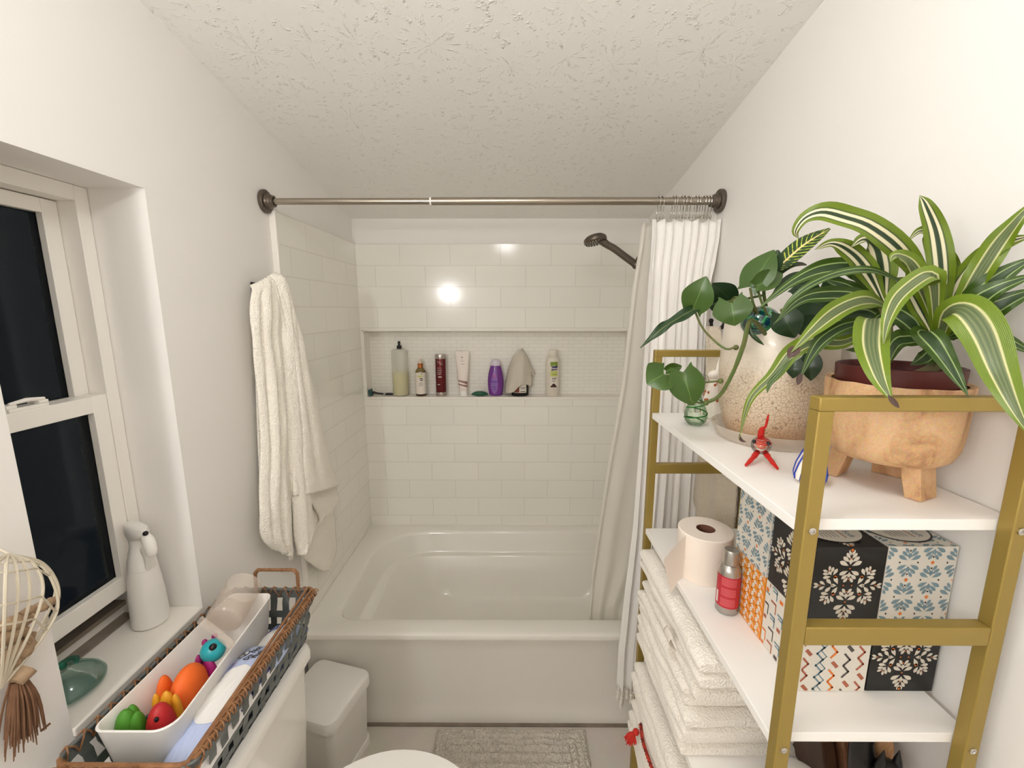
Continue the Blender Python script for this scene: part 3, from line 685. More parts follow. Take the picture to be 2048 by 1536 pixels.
def bf(x, y):
    z = y/k_; ww = w
    for (a0_, z0_), (a1_, z1_) in zip(pr, pr[1:]):
        if z0_ <= z <= z1_: ww = w*lerp(a0_, a1_, (z-z0_)/(z1_-z0_))
    q = max(-.97, min(.97, x/ww)); return V((cx+x, cy-ww*.6*math.sqrt(1-q*q)-.0008, ZN+y))
mb = MB()
def drop(u, v):
    yy = lerp(.012, .125*k_, v); s_ = math.sin(PI*min(1, v**.75))**.8 if v < 1 else 0
    return bf(-.006+(u-.5)*2*.022*s_*(1-.35*v), yy)
mb.grid(drop, 14, 20, m=0)
off = lambda f, d=.0006: (lambda x, y: f(x, y)+V((0, -d, 0)))
bo = off(bf)
text(mb, "Johnson's", .0125, lambda x, y: bo(x-.006, y+.067*k_), 1, bold=.0004)
bars(mb, bo, [(-.018, .004, .055*k_, .0025), (-.016, .006, .046*k_, .0035), (-.018, .006, .037*k_, .002), (-.012, .004, .029*k_, .002)], 1)
bars(mb, bo, [(-.016, .004, .051*k_, .0012)], 3)
mb.poly([bo(-.006+.0035*math.cos(q*PI/6), .093*k_+.005*math.sin(q*PI/6)) for q in range(12)], 2)
part('label', mb, [mat('label_violet', S(140, 96, 172), .4), INKB, mat('ink_red', S(206, 40, 50), .5), INKW], Bt, ang=60)
# black bottle under washcloth
c = npx(1040, 784); cx, cy = c.x, .04
t = thing('body_wash_bottle', 'black bottle with red and white label hidden under the washcloth', 'bottle', (cx, cy, ZN))
w = 17*SC; hb = .165
Bt = part('bottle', MB().lathe([(w*.9, 0), (w, .004), (w, .10), (w*.75, .13), (.012, .138), (.012, hb-.014), (.016, hb-.012), (.016, hb), (0, hb)], 28, (cx, cy, ZN), sy=.62), BLK, t)
mb = MB(); sy_ = .62
def blf(x, y): q = max(-.97, min(.97, x/w)); return V((cx+x, cy-w*sy_*math.sqrt(1-q*q)-.0009, ZN+y))
mb.grid(lambda u, v: blf(lerp(-.036, .034, u), lerp(.020, .075, v)), 16, 4, m=0)
mb.grid(lambda u, v: blf(lerp(-.034, -.004, u), lerp(.022, .073, v))-V((0, .0004, 0)), 10, 4, m=2)
bl2 = off(blf, .0009); bars(mb, bl2, [(.0, .030, .048, .003), (.0, .028, .042, .002), (.002, .03, .027, .005)], 1)
part('label', mb, [LABELW, INKD, mat('label_brick', S(124, 60, 44), .5)], Bt, ang=60)
# washcloth draped over it
zt_ = npx(1040, 698).z
LEG = [npx(p, q) for p, q in ((1037, 699), (1027, 715), (1018, 735), (1013, 756), (1010, 775), (1011, 786))]
REG = [npx(p, q) for p, q in ((1043, 699), (1053, 712), (1060, 730), (1063, 750), (1064, 765), (1063, 772))]
Ls, Rs = spline(LEG, 31), spline(REG, 31)
def cloth(u, v):
    i = v*30; k = min(int(i), 29); f = i-k
    l, r_ = Ls[k].lerp(Ls[k+1], f), Rs[k].lerp(Rs[k+1], f)
    cut = smooth((u-.25)/.25)*smooth((1.02-u)/.16)
    l = V(l); r_ = V(r_)
    x = lerp(l.x, r_.x, u); z = lerp(l.z, r_.z, u)
    arch = .030*cut*math.sin(PI*max(0, min(1, (u-.25)/.75)))*v**3
    y = YN+.012-.052*math.sin(PI*u)**.6*smooth(v*2.2)+.007*math.sin(u*15+v*3)*v
    return V((x, min(y, .075)-.012*v*v, z+arch))
mb = MB(); mb.grid(cloth, 40, 40)
mb.grid(lambda u, v: V((lerp(npx(1041, 699).x, npx(1052, 712).x, v*1.0)+u*.010+.028*smooth(v)+.01*v, YN+.006+.012*u-.01*v, lerp(zt_-.004, npx(1068, 752).z, v)+.006*u)), 8, 24)
solo('washcloth', mb, TERRYC, 'off white washcloth draped over a black bottle', 'washcloth', ang=80, solid=.004)
# white shampoo at the right
c = npx(1104, 783); cx, cy = c.x+.001, .04
t = thing('shampoo_bottle', 'white shampoo bottle with green and navy label, rightmost in the niche', 'bottle', (cx, cy, ZN))
w = 13.2*SC; h = npx(1104, 700).z-ZN; hs_ = npx(1104, 717).z-ZN
OFFW = mat('bottle_white', S(222, 214, 200), .25)
Bt = part('bottle', MB().lathe([(w*.88, 0), (w, .004), (w, hs_-.012), (w*.93, hs_-.003), (w*.66, hs_+.008), (0, hs_+.008)], 32, (cx, cy, ZN), sy=.62), OFFW, t)
part('cap', MB().lathe([(w*.64, hs_+.008), (w*.66, hs_+.009), (w*.66, h-.003), (w*.6, h), (0, h)], 28, (cx, cy, ZN), sy=.75), OFFW, t)
def wf(x, y): q = max(-.97, min(.97, x/w)); return V((cx+x, cy-w*.62*math.sqrt(1-q*q)-.0007, ZN+y))
mb = MB(); lx0, lx1, ly0, ly1 = -.014, .026, .047, hs_-.016
mb.grid(lambda u, v: wf(lerp(lx0, lx1, u), lerp(ly0, ly1, v)), 14, 10, m=0)
o1, o2 = off(wf, .0005), off(wf, .0010)
H = ly1-ly0
mb.grid(lambda u, v: o1(lerp(lx0, lx1, u), ly1-H*.17+H*.17*v+.004*math.sin(u*3)*(1-v)), 12, 2, m=1)
mb.grid(lambda u, v: o1(lerp(lx0+.005, lx1-.001, u), ly1-H*.33+H*.16*v+.003*u), 12, 2, m=2)
mb.grid(lambda u, v: o1(lerp(lx0, lx1-.001, u), ly1-H*.56+H*.22*v), 12, 2, m=3)
mb.grid(lambda u, v: o1(lerp(lx0+.002, lx1-.003, u), ly0+H*.02+H*.15*v*math.sin(PI*max(.12, min(.92, u)))), 12, 2, m=4)
text(mb, 'Suave', .0155, lambda x, y: o2(x+.007, y+ly1-H*.245), 5, bold=.0004)
bars(mb, o2, [(-.004, .020, ly1-H*.63, .005), (-.004, .016, ly1-H*.69, .0025), (-.004, .014, ly1-H*.75, .003), (-.002, .018, ly0+H*.085, .003)], 6)
for q in range(7): 
    a0 = -.004+q*.004; mb.poly([o2(a0, ly1-H*.50), o2(a0+.0015, ly1-H*.44), o2(a0+.003, ly1-H*.50)], 1)
part('label', mb, [LABELW, mat('leaf_green', S(118, 142, 48), .5), mat('navy', S(28, 32, 84), .4), mat('pale_lime', S(196, 200, 116), .5), mat('cocoa', S(62, 26, 24), .5), INKW, INKD], Bt, ang=60)
# ================================================================== bath towel on the left hook
def strip(mb, Lp, Rp, fold, nu=36, nv=60, pw=1., ends=None, back=.02, roll=0):
    """cloth between two edge polylines; fold(u, v) pushes it off the wall along x"""
    A, B = spline(Lp, nv+1), spline(Rp, nv+1)
    def fn(u, v):
        k = min(int(v*nv+.001), nv); p = A[k].lerp(B[k], u); w_ = fold(u, v)
        if roll and v < roll:
            q_ = 1-v/roll; x_ = (p.x+w_)*(.78+.22*math.sqrt(max(0, 1-q_*q_))); return V((x_, p.y, p.z+.012*math.sin(PI*u)*q_))
        return p+V((w_, 0, 0))
    return mb.grid(fn, nu, nv)
def tw(px, py, x=.045): return at(px, py, 'x', x)
t = thing('bath_towel', 'ivory bath towel hanging from the hook on the left wall', 'towel', (.05, -.85, .62))
TW = MB()
# back-left panel, full length
f1 = lambda u, v: .032*math.sin(PI*u)**.7-.040*math.exp(-((u-.46)/.05)**2)*smooth(v*6)*(1-.4*v)-.020*math.exp(-((u-.20)/.05)**2)*smooth(v*6)*(1-.8*v)+.006*nz((u*5, v*9, 1))
strip(TW, [tw(506, 572), tw(500, 610), tw(503, 680), tw(515, 790), tw(521, 900), tw(517, 1020), tw(524, 1075), tw(545, 1098)],
      [tw(546, 553), tw(556, 610), tw(560, 680), tw(566, 790), tw(572, 900), tw(577, 1000), tw(582, 1090), tw(578, 1122)], f1, 40, 70, roll=.07)
# layer lying against the wall
strip(TW, [tw(508, 590, .012), tw(512, 800, .012), tw(522, 1000, .012), tw(535, 1075, .012)], [tw(552, 570, .024), tw(572, 800, .024), tw(590, 1000, .024), tw(592, 1085, .024)], lambda u, v: .004*math.sin(PI*u*3)+.002, 20, 30)
# middle panel
f2 = lambda u, v: .012+.026*math.sin(PI*u)**.6+.004*nz((u*5, v*9, 7))-.010*math.exp(-((u-.5)/.08)**2)*(1-v)*smooth(v*5)
strip(TW, [tw(535, 556, .055), tw(548, 610, .055), tw(552, 680, .055), tw(560, 790, .055), tw(568, 900, .055), tw(576, 1000, .055), tw(583, 1080, .055), tw(588, 1110, .055)],
      [tw(558, 554, .06), tw(578, 640, .06), tw(588, 720, .06), tw(598, 820, .06), tw(606, 930, .06), tw(612, 1020, .06), tw(616, 1060, .06), tw(592, 1108, .06)], f2, 30, 60, roll=.07)
# lower right tail
f4 = lambda u, v: .012*math.sin(PI*u)+.004*nz((u*5, v*8, 3))
strip(TW, [tw(596, 900, .05), tw(604, 980, .05), tw(608, 1050, .05), tw(596, 1100, .05), tw(622, 1128, .05), tw(645, 1141, .05)],
      [tw(640, 900, .05), tw(660, 980, .05), tw(666, 1030, .05), tw(672, 1080, .05), tw(668, 1118, .05), tw(655, 1140, .05)], f4, 24, 40)
# folded corner
strip(TW, [tw(590, 900, .075), tw(600, 960, .075), tw(612, 990, .075), tw(640, 1040, .075), tw(615, 1068, .07)],
      [tw(650, 900, .075), tw(668, 960, .075), tw(674, 990, .075), tw(674, 1004, .075), tw(622, 1064, .07)], lambda u, v: .006*math.sin(PI*u), 20, 24)
# front flap
f3 = lambda u, v: .032*math.sin(PI*u)**.5*(.45+.55*smooth(v*3))-.012*math.exp(-((u-.10)/.05)**2)-.018*math.exp(-((u-.40)/.07)**2)*smooth(v*4)*(1-v)+.004*nz((u*4, v*8, 5))
strip(TW, [tw(545, 553, .075), tw(562, 640, .075), tw(572, 720, .075), tw(580, 800, .075), tw(583, 880, .075), tw(584, 950, .075), tw(585, 992, .075)],
      [tw(560, 553, .06), tw(590, 640, .06), tw(606, 720, .065), tw(625, 800, .07), tw(645, 880, .075), tw(660, 940, .075), tw(674, 970, .075)], f3, 44, 60, roll=.08)
# top bunch over the hook
hp = tw(532, 566, .055)
def bunch(i, j):
    th = -PI/2+PI*i/14; ph = 2*PI*j/36
    q = V((.034*math.cos(ph)*math.cos(th), .052*math.sin(ph)*math.cos(th), .040*math.sin(th)))
    return V((.050, hp.y+.008, hp.z-.033))+q*(1+.10*nz((q.x*40, q.y*40, q.z*40)))
part('cloth', TW, TERRY, t, ang=80, solid=.007)
def hook(name, label, x, y, z, s, drop=.0, tall=.06):
    t = thing(name, label, 'hook', (x, y, z))
    BRZ = MATS.get('bronze') or mat('bronze', S(38, 31, 28), .4, metal=.6)
    mb = MB(); mb.box(min(x, x+s*.006), y-.012, z-.03, max(x, x+s*.006), y+.012, z+.03); part('back_plate', mb, BRZ, t, bevel=.002)
    mb = MB(); mb.tube(spline([V((x+s*.005, y, z-.016)), V((x+s*.022, y, z-.032)), V((x+s*.042, y, z-.026)), V((x+s*.047, y, z-.004))], 18), .0055, 10); mb.ball((x+s*.047, y, z-.002), .0075, 8)
    mb.tube(spline([V((x+s*.005, y, z+.014)), V((x+s*.03, y, z+.022)), V((x+s*.05, y, z+tall-.01)), V((x+s*.052, y, z+tall))], 14), .005, 10); mb.ball((x+s*.052, y, z+tall), .0075, 8)
    part('prong', mb, BRZ, t)
    return t
hook('towel_hook', 'dark bronze hook mostly covered by the ivory towel', .0005, -.888, 1.694, 1, tall=.012)
# hook and towel on the right wall behind the shelf
p = at(1424, 640, 'x', W-.045)
hook('towel_hook', 'black hook on the right wall between curtain and crackle pot', W-.0005, p.y, p.z, -1)
t = thing('hand_towel', 'grey beige towel hanging on the right wall behind the shelf unit', 'towel', (W-.05, -.98, .80))
A = [V((W-.040, p.y-.012, p.z-.02)), V((W-.045, p.y-.03, 1.40)), V((W-.05, p.y-.02, 1.24)), V((W-.055, p.y-.005, 1.05)), V((W-.05, p.y-.005, .74))]
B = [V((W-.040, p.y-.04, p.z-.02)), V((W-.045, p.y-.13, 1.40)), V((W-.05, p.y-.22, 1.24)), V((W-.05, p.y-.25, 1.05)), V((W-.05, p.y-.25, .74))]
mb = MB(); strip(mb, A, B, lambda u, v: -.012+.018*abs(math.sin(u*PI*2.5+.4))-.02*math.sin(PI*u), 40, 40)
part('cloth', mb, TERRYB, t, ang=80, solid=.008)
# ================================================================== toilet, bin, bath mat
TY = -1.478
t = thing('toilet', 'white toilet with a closed round front lid', 'toilet', (.35, TY, 0))
def toi(x0, x1, hy, z, r, n=8): return rrect(x0, x1, TY-hy, TY+hy, r, z, n)
mb = MB(); mb.loops([toi(.035, .262, .175, .36, .03), toi(.03, .270, .18, .37, .03), toi(.02, .280, .195, .60, .03), toi(.017, .283, .199, .722, .03)], cap0=True, cap1=True)
tank = part('tank', mb, PORC, t)
mb = MB(); mb.loops([toi(.012, .288, .203, .7225, .03), toi(.006, .297, .209, .730, .032), toi(.006, .297, .209, .748, .032), toi(.009, .294, .206, .757, .031), toi(.018, .285, .197, .7615, .028)], cap0=True, cap1=True)
part('tank_lid', mb, PORC, t)
def ell(cx, a, b, z, n=48, flat=.0):
    out = []
    for j in range(n):
        th = 2*PI*j/n; x = math.cos(th); y = math.sin(th)
        out.append(V((max(cx+a*x, cx-a*.86), TY+b*y*(1 if x > 0 else (1-.12*x*x)), z)))
    return out
mb = MB(); mb.loops([ell(.50, .16, .10, 0), ell(.50, .16, .10, .03), ell(.48, .13, .09, .10), ell(.50, .17, .13, .24), ell(.525, .225, .178, .34), ell(.53, .238, .187, .385), ell(.53, .235, .185, .393)], cap0=True, cap1=True)
part('bowl', mb, PORC, t)
part('pedestal_back', MB().loops([toi(.09, .40, .095, .0, .04), toi(.09, .38, .10, .2, .04), toi(.06, .40, .16, .362, .04)], cap0=True, cap1=True), PORC, t)
mb = MB(); mb.loops([ell(.53, .236, .186, .3935), ell(.53, .245, .194, .398), ell(.53, .245, .194, .406), ell(.53, .236, .187, .410)], cap0=True, cap1=True); part('seat', mb, PLASW, t)
mb = MB(); mb.loops([ell(.53, .238, .188, .4105), ell(.53, .247, .196, .414), ell(.53, .248, .197, .424), ell(.53, .240, .19, .433), ell(.53, .16, .12, .438), ell(.53, .02, .02, .439)], cap0=True, cap1=True); part('lid', mb, PLASW, t)
mb = MB(); mb.tube([(.296, TY-.14, .68), (.286, TY-.14, .68)], .012, 14); mb.tube([(.297, TY-.145, .68), (.302, TY-.11, .677), (.300, TY-.07, .672)], [.006, .005, .007], 10); part('flush_lever', mb, CHROME, tank)
# step bin
ang = math.radians(-15); bc = V((.158, -.965, 0)); hw = .118
M = Matrix.Translation(bc) @ Matrix.Rotation(ang, 4, 'Z')
t = thing('waste_bin', 'white slim pedal bin standing between toilet tank and bathtub', 'bin', bc)
q = lambda e, z, r: [M @ p for p in rrect(-hw+e, hw-e, -hw+e, hw-e, r, z, 8)]
part('body', MB().loops([q(.02, 0, .025), q(.018, .004, .026), q(.008, .255, .03)], cap0=True, cap1=True), PLASW, t)
part('lid', MB().loops([q(.010, .2555, .03), q(0, .259, .033), q(0, .288, .033), q(.003, .296, .032), q(.012, .300, .028)], cap0=True, cap1=True), PLASW, t)
part('base', MB().loops([q(.016, .0, .026), q(.010, .002, .028), q(.0115, .030, .027)], cap0=True, cap1=True), PLASW, t)
mb = MB(); mb.box(-.03, -hw-.022, .004, .03, -hw+.02, .016); mb.xf(M); part('pedal', mb, PLASW, t, bevel=.004)
# bath mat
def rug(u, v):
    x = lerp(.532, 1.118, u)+.006*nz((v*9, 1, 0)); y = lerp(-1.30, -.853, v)+.010*nz((u*8, 3, 1))*(1 if v > .5 else .5)
    bx = min(u, 1-u)*.586; by = min(v, 1-v)*.447
    z = .014
    e = min(bx, by)
    if e > .075: z += .005*math.sin((y+.9)*2*PI/.036)
    elif e > .025: z += .005*math.sin((by if by < bx else bx)*2*PI/.024)
    z += .003*nz((u*60, v*50, 2)); z *= smooth(e/.012)
    return V((x, y, .003+z))
mb = MB(); mb.grid(rug, 130, 100); mb.grid(lambda u, v: V((rug(u, v).x, rug(u, v).y, .0005)), 20, 20)
solo('bath_mat', mb, RUGM, 'off white ribbed cotton bath mat on the floor beside the tub', 'bath mat', ang=80)
# ================================================================== window sill things
pb = at(309, 1243, 'z', WZ0); bx, by = -.088, -1.318
t = thing('spray_bottle', 'white continuous mist spray bottle standing on the window sill', 'spray bottle', (bx, by, WZ0))
pr = [(.034, 0), (.0385, .004), (.0385, .02), (.037, .08), (.032, .135), (.0300, .152)]
part('bottle', MB().lathe([(r, z+.0005) for r, z in pr]+[(0, .1525)], 36, (bx, by, WZ0)), PLASW, t)
D = V((.90, -.43, 0)).normalized(); Sd = V((-D.y, D.x, 0))     # spray direction / side
def hd(off, w, d, z): return [V((bx, by, WZ0+z))+D*(off+d*math.cos(2*PI*j/24))+Sd*(w*math.sin(2*PI*j/24)) for j in range(24)]
part('collar', MB().loops([hd(0, .0302, .0302, .153), hd(0, .029, .029, .168), hd(-.002, .022, .023, .196), hd(-.004, .017, .019, .212), hd(-.006, .0165, .021, .230)], cap0=True, cap1=True), PLASW, t)
part('head', MB().loops([hd(-.006, .017, .022, .2305), hd(-.002, .0195, .036, .240), hd(.0, .0195, .042, .252), hd(-.002, .016, .042, .262), hd(-.004, .010, .030, .266)], cap0=True, cap1=True), PLASW, t)
hcn = V((bx, by, WZ0))
part('trigger', MB().tube(spline([hcn+D*.036+V((0, 0, .248)), hcn+D*.050+V((0, 0, .232)), hcn+D*.056+V((0, 0, .210)), hcn+D*.054+V((0, 0, .196))], 14), [.008, .010, .0115, .012, .0125, .0125, .0125, .012, .012, .0115, .011, .0105, .010, .008], 12, flat=.55), PLASW, t)
part('nozzle', MB().ball(hcn+D*.0410+V((0, 0, .2525)), (.006, .006, .006), 8), BLK, t, label='black spray nozzle')
part('handle_loop', MB().tube(spline([hcn+D*.012+V((0, 0, .205)), hcn+D*.030+V((0, 0, .190)), hcn+D*.031+V((0, 0, .172)), hcn+D*.026+V((0, 0, .155))], 12), .007, 10), PLASW, t)
# sea glass trinket: a flattened hand blown bottle lying on its base with curled stopper
GLA = mat('aqua_glass', S(176, 216, 208), .04, build=glass_nodes((.95, .985, .975), (.55, .80, .74)))
gx, gy = -.092, -1.520
t = thing('glass_ornament', 'round pale aqua glass ornament on the window sill', 'ornament', (gx, gy, WZ0))
part('body', MB().lathe([(0, .002), (.03, .001), (.05, .004), (.060, .012), (.0615, .018), (.056, .028), (.040, .042), (.022, .052), (.011, .057), (.010, .062), (.0, .062), (0, .058), (.009, .055), (.020, .049), (.038, .039), (.054, .026), (.058, .018), (.056, .012), (.048, .007), (.03, .004), (0, .005)], 40, (gx, gy, WZ0)), GLA, t)
part('stopper', MB().tube(spline([V((gx, gy, WZ0+.058)), V((gx+.002, gy-.004, WZ0+.068)), V((gx+.012, gy+.004, WZ0+.074)), V((gx+.022, gy+.008, WZ0+.071)), V((gx+.020, gy+.006, WZ0+.064))], 16), [.006]*6+[.005]*6+[.004]*4, 10), mat('teal_glass', S(40, 140, 124), .05, build=glass_nodes((.45, .85, .75), (.10, .45, .36))), t)
# ================================================================== galvanised basket on the tank
ZB, ZRM = .7625, .878
b = thing('wire_basket', 'long galvanised strip basket with rattan wrapped rim on the toilet tank', 'basket', (.175, -1.46, ZB))
bx0, bx1, by0, by1 = .054, .296, -1.690, -1.224
ins = .020
def rimpt(k, z, e=0.):       # loop at a height, tapering to the bottom
    f = (ZRM-z)/(ZRM-ZB); d = ins*f+e
    return rrect(bx0+d, bx1-d, by0+d, by1-d, .028, z, 6)
part('bottom', MB().loops([rimpt(0, ZB+.0005), rimpt(0, ZB+.002)], cap0=True, cap1=True), GALV, b)
def ringband(z0, z1, e=0.):
    o = MB(); o.loops([rimpt(0, z0, e), rimpt(0, z1, e), rimpt(0, z1, e+.0014), rimpt(0, z0, e+.0014), rimpt(0, z0, e)]); return o
part('rim_band', ringband(ZRM-.020, ZRM+.001), GALV, b)
part('weave_band', ringband(ZB+.042, ZB+.060, .0005), GALV, b)
part('weave_band', ringband(ZB+.008, ZB+.024, .0005), GALV, b)
def side_pt(s, f, z, e):   # s side index, f 0..1 along
    d = ins*(ZRM-z)/(ZRM-ZB)+e
    X0_, X1_, Y0_, Y1_ = bx0+d, bx1-d, by0+d, by1-d
    return {0: V((X1_, lerp(Y0_+.03, Y1_-.03, f), z)), 1: V((lerp(X1_-.03, X0_+.03, f), Y1_, z)), 2: V((X0_, lerp(Y1_-.03, Y0_+.03, f), z)), 3: V((lerp(X0_+.03, X1_-.03, f), Y0_, z))}[s]
for s, cnt in ((0, 12), (1, 5), (2, 12), (3, 5)):
    length = (by1-by0-.06) if s in (0, 2) else (bx1-bx0-.06)
    for i in range(cnt):
        fc = (i+.5)/cnt; hwf = .0098/length; mb = MB()
        rows = []
        for k in range(9):
            z = lerp(ZB+.001, ZRM-.004, k/8)
            e = -.0012+.0030*(.5+.5*math.cos(2*PI*(k/8)*2+(PI if i % 2 else 0)))
            rows.append([side_pt(s, fc-hwf, z, e), side_pt(s, fc+hwf, z, e), side_pt(s, fc+hwf, z, e+.0009), side_pt(s, fc-hwf, z, e+.0009)])
        mb.loops(rows, cap0=True, cap1=True)
        part('upright_strip', mb, GALV, b, ang=30)
core = rimpt(0, ZRM+.002, .001)
def along(loop, n):
    L_ = [0]; 
    for a, c in zip(loop, loop[1:]+loop[:1]): L_.append(L_[-1]+(c-a).length)
    out = []; k = 0
    for i in range(n):
        s_ = L_[-1]*i/n
        while L_[k+1] < s_: k += 1
        f = (s_-L_[k])/max(1e-9, L_[k+1]-L_[k]); out.append(loop[k].lerp(loop[(k+1) % len(loop)], f))
    return out
R_ = along(core, 260)
part('rim_wire', MB().tube(R_, .0042, 8, closed=True), GALV, b)
RR = [p for p in R_ if p.x > bx1-.03 or p.y < by0+.012]
RR.sort(key=lambda p: (p.y+.5*abs(p.x-bx0)*0) if p.x > bx1-.012 else -3+(p.x-bx0)*.9+(p.y-by0)*.9)
part('rattan_core', MB().join(MB().tube([p+V((0, 0, .0050)) for p in RR], .0037, 8)), RATTAN, b)
lace = MB(); cen = V(((bx0+bx1)/2, (by0+by1)/2, ZRM)); nL = 50
for i in range(nL):
    p = R_[int(i*260/nL) % 260]; q_ = R_[int((i+.5)*260/nL) % 260]; p2 = R_[int((i+1)*260/nL) % 260]
    for a_, c_ in ((p, q_), (q_, p2)):
        oa = V((a_.x-cen.x, 0, 0)) if abs(a_.x-cen.x) > .11 else V((0, a_.y-cen.y, 0)); oa = oa.normalized() if oa.length else V((1, 0, 0))
        hi = a_ is p
        z0, z1 = (ZRM+.009, ZRM-.018) if hi else (ZRM-.018, ZRM+.009)
        if p.x > bx1-.012: continue
        for sgn in (1, -1):
            mid = (a_+c_)/2
            lace.tube([V((a_.x, a_.y, z0))+oa*sgn*(.001 if hi else .0032), V((mid.x, mid.y, ZRM+.001))+oa*sgn*.0062, V((c_.x, c_.y, z1))+oa*sgn*(.0032 if hi else .001)], .0016, 5)
for i in range(26):
    yy = lerp(by0+.02, by1-.02, i/25); xx = bx1-.001
    for k in (0, 1):
        lace.tube([V((xx+.0066*math.cos(a_), yy+.006*math.sin(a_*.5+k*PI/2)+.004*k, ZRM+.0035+.0085*math.sin(a_))) for a_ in [2*PI*q/12 for q in range(13)]], .0015, 5)
part('rattan_lacing', lace, RATTAN, b)
def handle(y, xa, xb, zt, zb, lean):
    mb = MB(); pts = [V((xa, y, zb)), V((xa, y+lean*.7, zt-.012)), V((xa+.008, y+lean, zt)), V((xb-.008, y+lean, zt)), V((xb, y+lean*.7, zt-.012)), V((xb, y, zb))]
    cv = [];
    for a_, c_ in zip(pts, pts[1:]): cv += [a_.lerp(c_, k/10) for k in range(10)]
    cv.append(pts[-1]); mb.tube(cv, .0042, 8)
    hx = []; L_ = 0
    for i in range(len(cv)-1):
        for k in range(6):
            p = cv[i].lerp(cv[i+1], k/6); L_ += (cv[i+1]-cv[i]).length/6; a_ = L_/.0036*2*PI*.8
            tt = (cv[i+1]-cv[i]).normalized(); n1 = tt.orthogonal().normalized(); n2 = tt.cross(n1)
            hx.append(p+(n1*math.cos(a_)+n2*math.sin(a_))*.0043)
    mb.tube(hx, .0013, 4)
    return mb
pa, pb_ = at(509, 1140, 'y', by1), at(594, 1140, 'y', by1)
part('handle', handle(by1-.002, pa.x, pb_.x, pa.z, ZRM-.002, .003), RATTAN, b)
pa, pb_ = at(150, 1505, 'y', by0), at(310, 1500, 'y', by0)
part('handle', handle(by0+.002, .085, .205, ZRM+.030, ZRM, -.030), RATTAN, b)
# white tray inside
tx0, tx1, ty0, ty1, tz0, tz1 = .080, .226, -1.645, -1.268, ZB+.0035, .900
def tl(e, z, r=.02):
    o_ = rrect(tx0+e, tx1-e, ty0+e, ty1-e, (.02, .02, .02, .034), z, 8)
    return [V((lerp(p.x, tx0+(p.x-tx0)*.76+.008, (p.y-ty0)/(ty1-ty0)), p.y, p.z)) for p in o_]
mb = MB(); mb.loops([tl(.018, tz0, .014), tl(.016, tz0+.003, .016), tl(.001, tz1-.004), tl(.0, tz1-.0015), tl(.001, tz1), tl(.003, tz1), tl(.004, tz1-.002), tl(.019, tz0+.006, .014), tl(.021, tz0+.0045, .012)], cap0=True, cap1=True)
solo('storage_tray', mb, PLASW, 'long white plastic tray full of bath toys inside the basket', 'tray', ang=40)
# bath toys ------------------------------------------------------------
def blob(mb, c, r, m=None, n=12, jit=.0):
    rot = None
    mb.ball(c, r, n, m=m); return mb
GRN = mat('toy_green', S(74, 138, 38), .6, bump=(300, .15, .001)); RED = mat('toy_red', S(176, 32, 36), .45); ORA = mat('toy_orange', S(232, 104, 34), .6, bump=(300, .15, .001))
YEL = mat('toy_yellow', S(222, 156, 40), .4); TEAL = mat('toy_teal', S(40, 158, 168), .3); MAG = mat('toy_magenta', S(150, 26, 100), .45)
zt0_ = tz0+.0062
def toyat(px, py, z): return at(px, py, 'z', z)
def egg(c, rx, ry, mb=None):        # rests on the tray floor, top near c
    mb = mb or MB(); h_ = (c.z-zt0_)/2; mb.ball((c.x, c.y, zt0_+h_), (rx, ry, h_), 16); return mb
f0, f1, f2 = toyat(236, 1428, .895), toyat(262, 1410, .893), toyat(268, 1428, .888)
t = thing('frog_toy', 'green frog bath toy at the near end of the white tray', 'bath toy', (f0.x, f0.y, zt0_))
part('body', egg(f0+V((.004, .008, 0)), .0205, .0195), GRN, t); part('eye_bump', egg(f1, .0145, .0145), GRN, t); part('leg', egg(f2+V((0, .004, 0)), .013, .017), GRN, t)
c0_ = toyat(316, 1408, .897)
t = thing('crab_toy', 'round red bath toy with black eyes in the white tray', 'bath toy', (c0_.x, c0_.y, zt0_))
part('body', egg(c0_, .024, .025), RED, t)
mb = MB(); hz = (c0_.z-zt0_)/2; cc = V((c0_.x, c0_.y, zt0_+hz))
for d_ in (V((.30, -.62, .72)), V((-.62, -.35, .70))): d_.normalize(); mb.ball(cc+V((d_.x*.0235, d_.y*.0245, d_.z*hz*.985)), (.0040, .0040, .0050), 8)
part('eyes', mb, BLK, t)
y0_ = toyat(328, 1386, .893)
t = thing('duck_toy', 'yellow bath toy wedged behind the red toy', 'bath toy', (y0_.x, y0_.y, zt0_))
part('body', egg(y0_+V((0, .004, 0)), .016, .013), YEL, t)
for dx in (-.020, .019): part('wing', egg(y0_+V((dx, .002, -.004)), .010, .010), YEL, t)
o0, o1, o2 = toyat(372, 1335, .903), toyat(325, 1352, .896), toyat(345, 1362, .893)
t = thing('fish_toy', 'orange fish bath toy lying in the middle of the white tray', 'bath toy', (o0.x, o0.y, zt0_))
part('body', egg(o0, .027, .046), ORA, t)
mb = MB(); egg(o1, .013, .020, mb); egg(o2+V((.01, .002, 0)), .022, .014, mb); part('tail', mb, ORA, t)
h0, h1, h2 = toyat(424, 1283, .912), toyat(396, 1310, .890), toyat(408, 1322, .885)
t = thing('hippo_toy', 'teal and magenta animal bath toy with black nose in the white tray', 'bath toy', (h0.x, h0.y, zt0_))
hp_ = V((h0.x, h0.y, .890))
part('head', MB().ball(hp_, (.025, .024, .024), 16), TEAL, t)
mb = MB(); egg(h2+V((.004, .006, 0)), .020, .012, mb); part('body', mb, MAG, t)
part('paw', egg(h1, .011, .013), MAG, t)
part('nose', MB().ball(hp_+V((.010, -.012, .019)), (.0075, .0075, .007), 8), BLK, t)
part('ear', MB().ball(hp_+V((-.023, .008, .012)), (.006, .006, .008), 8), MAG, t); part('ear', MB().ball(hp_+V((-.010, .022, .016)), (.006, .006, .008), 8), MAG, t)
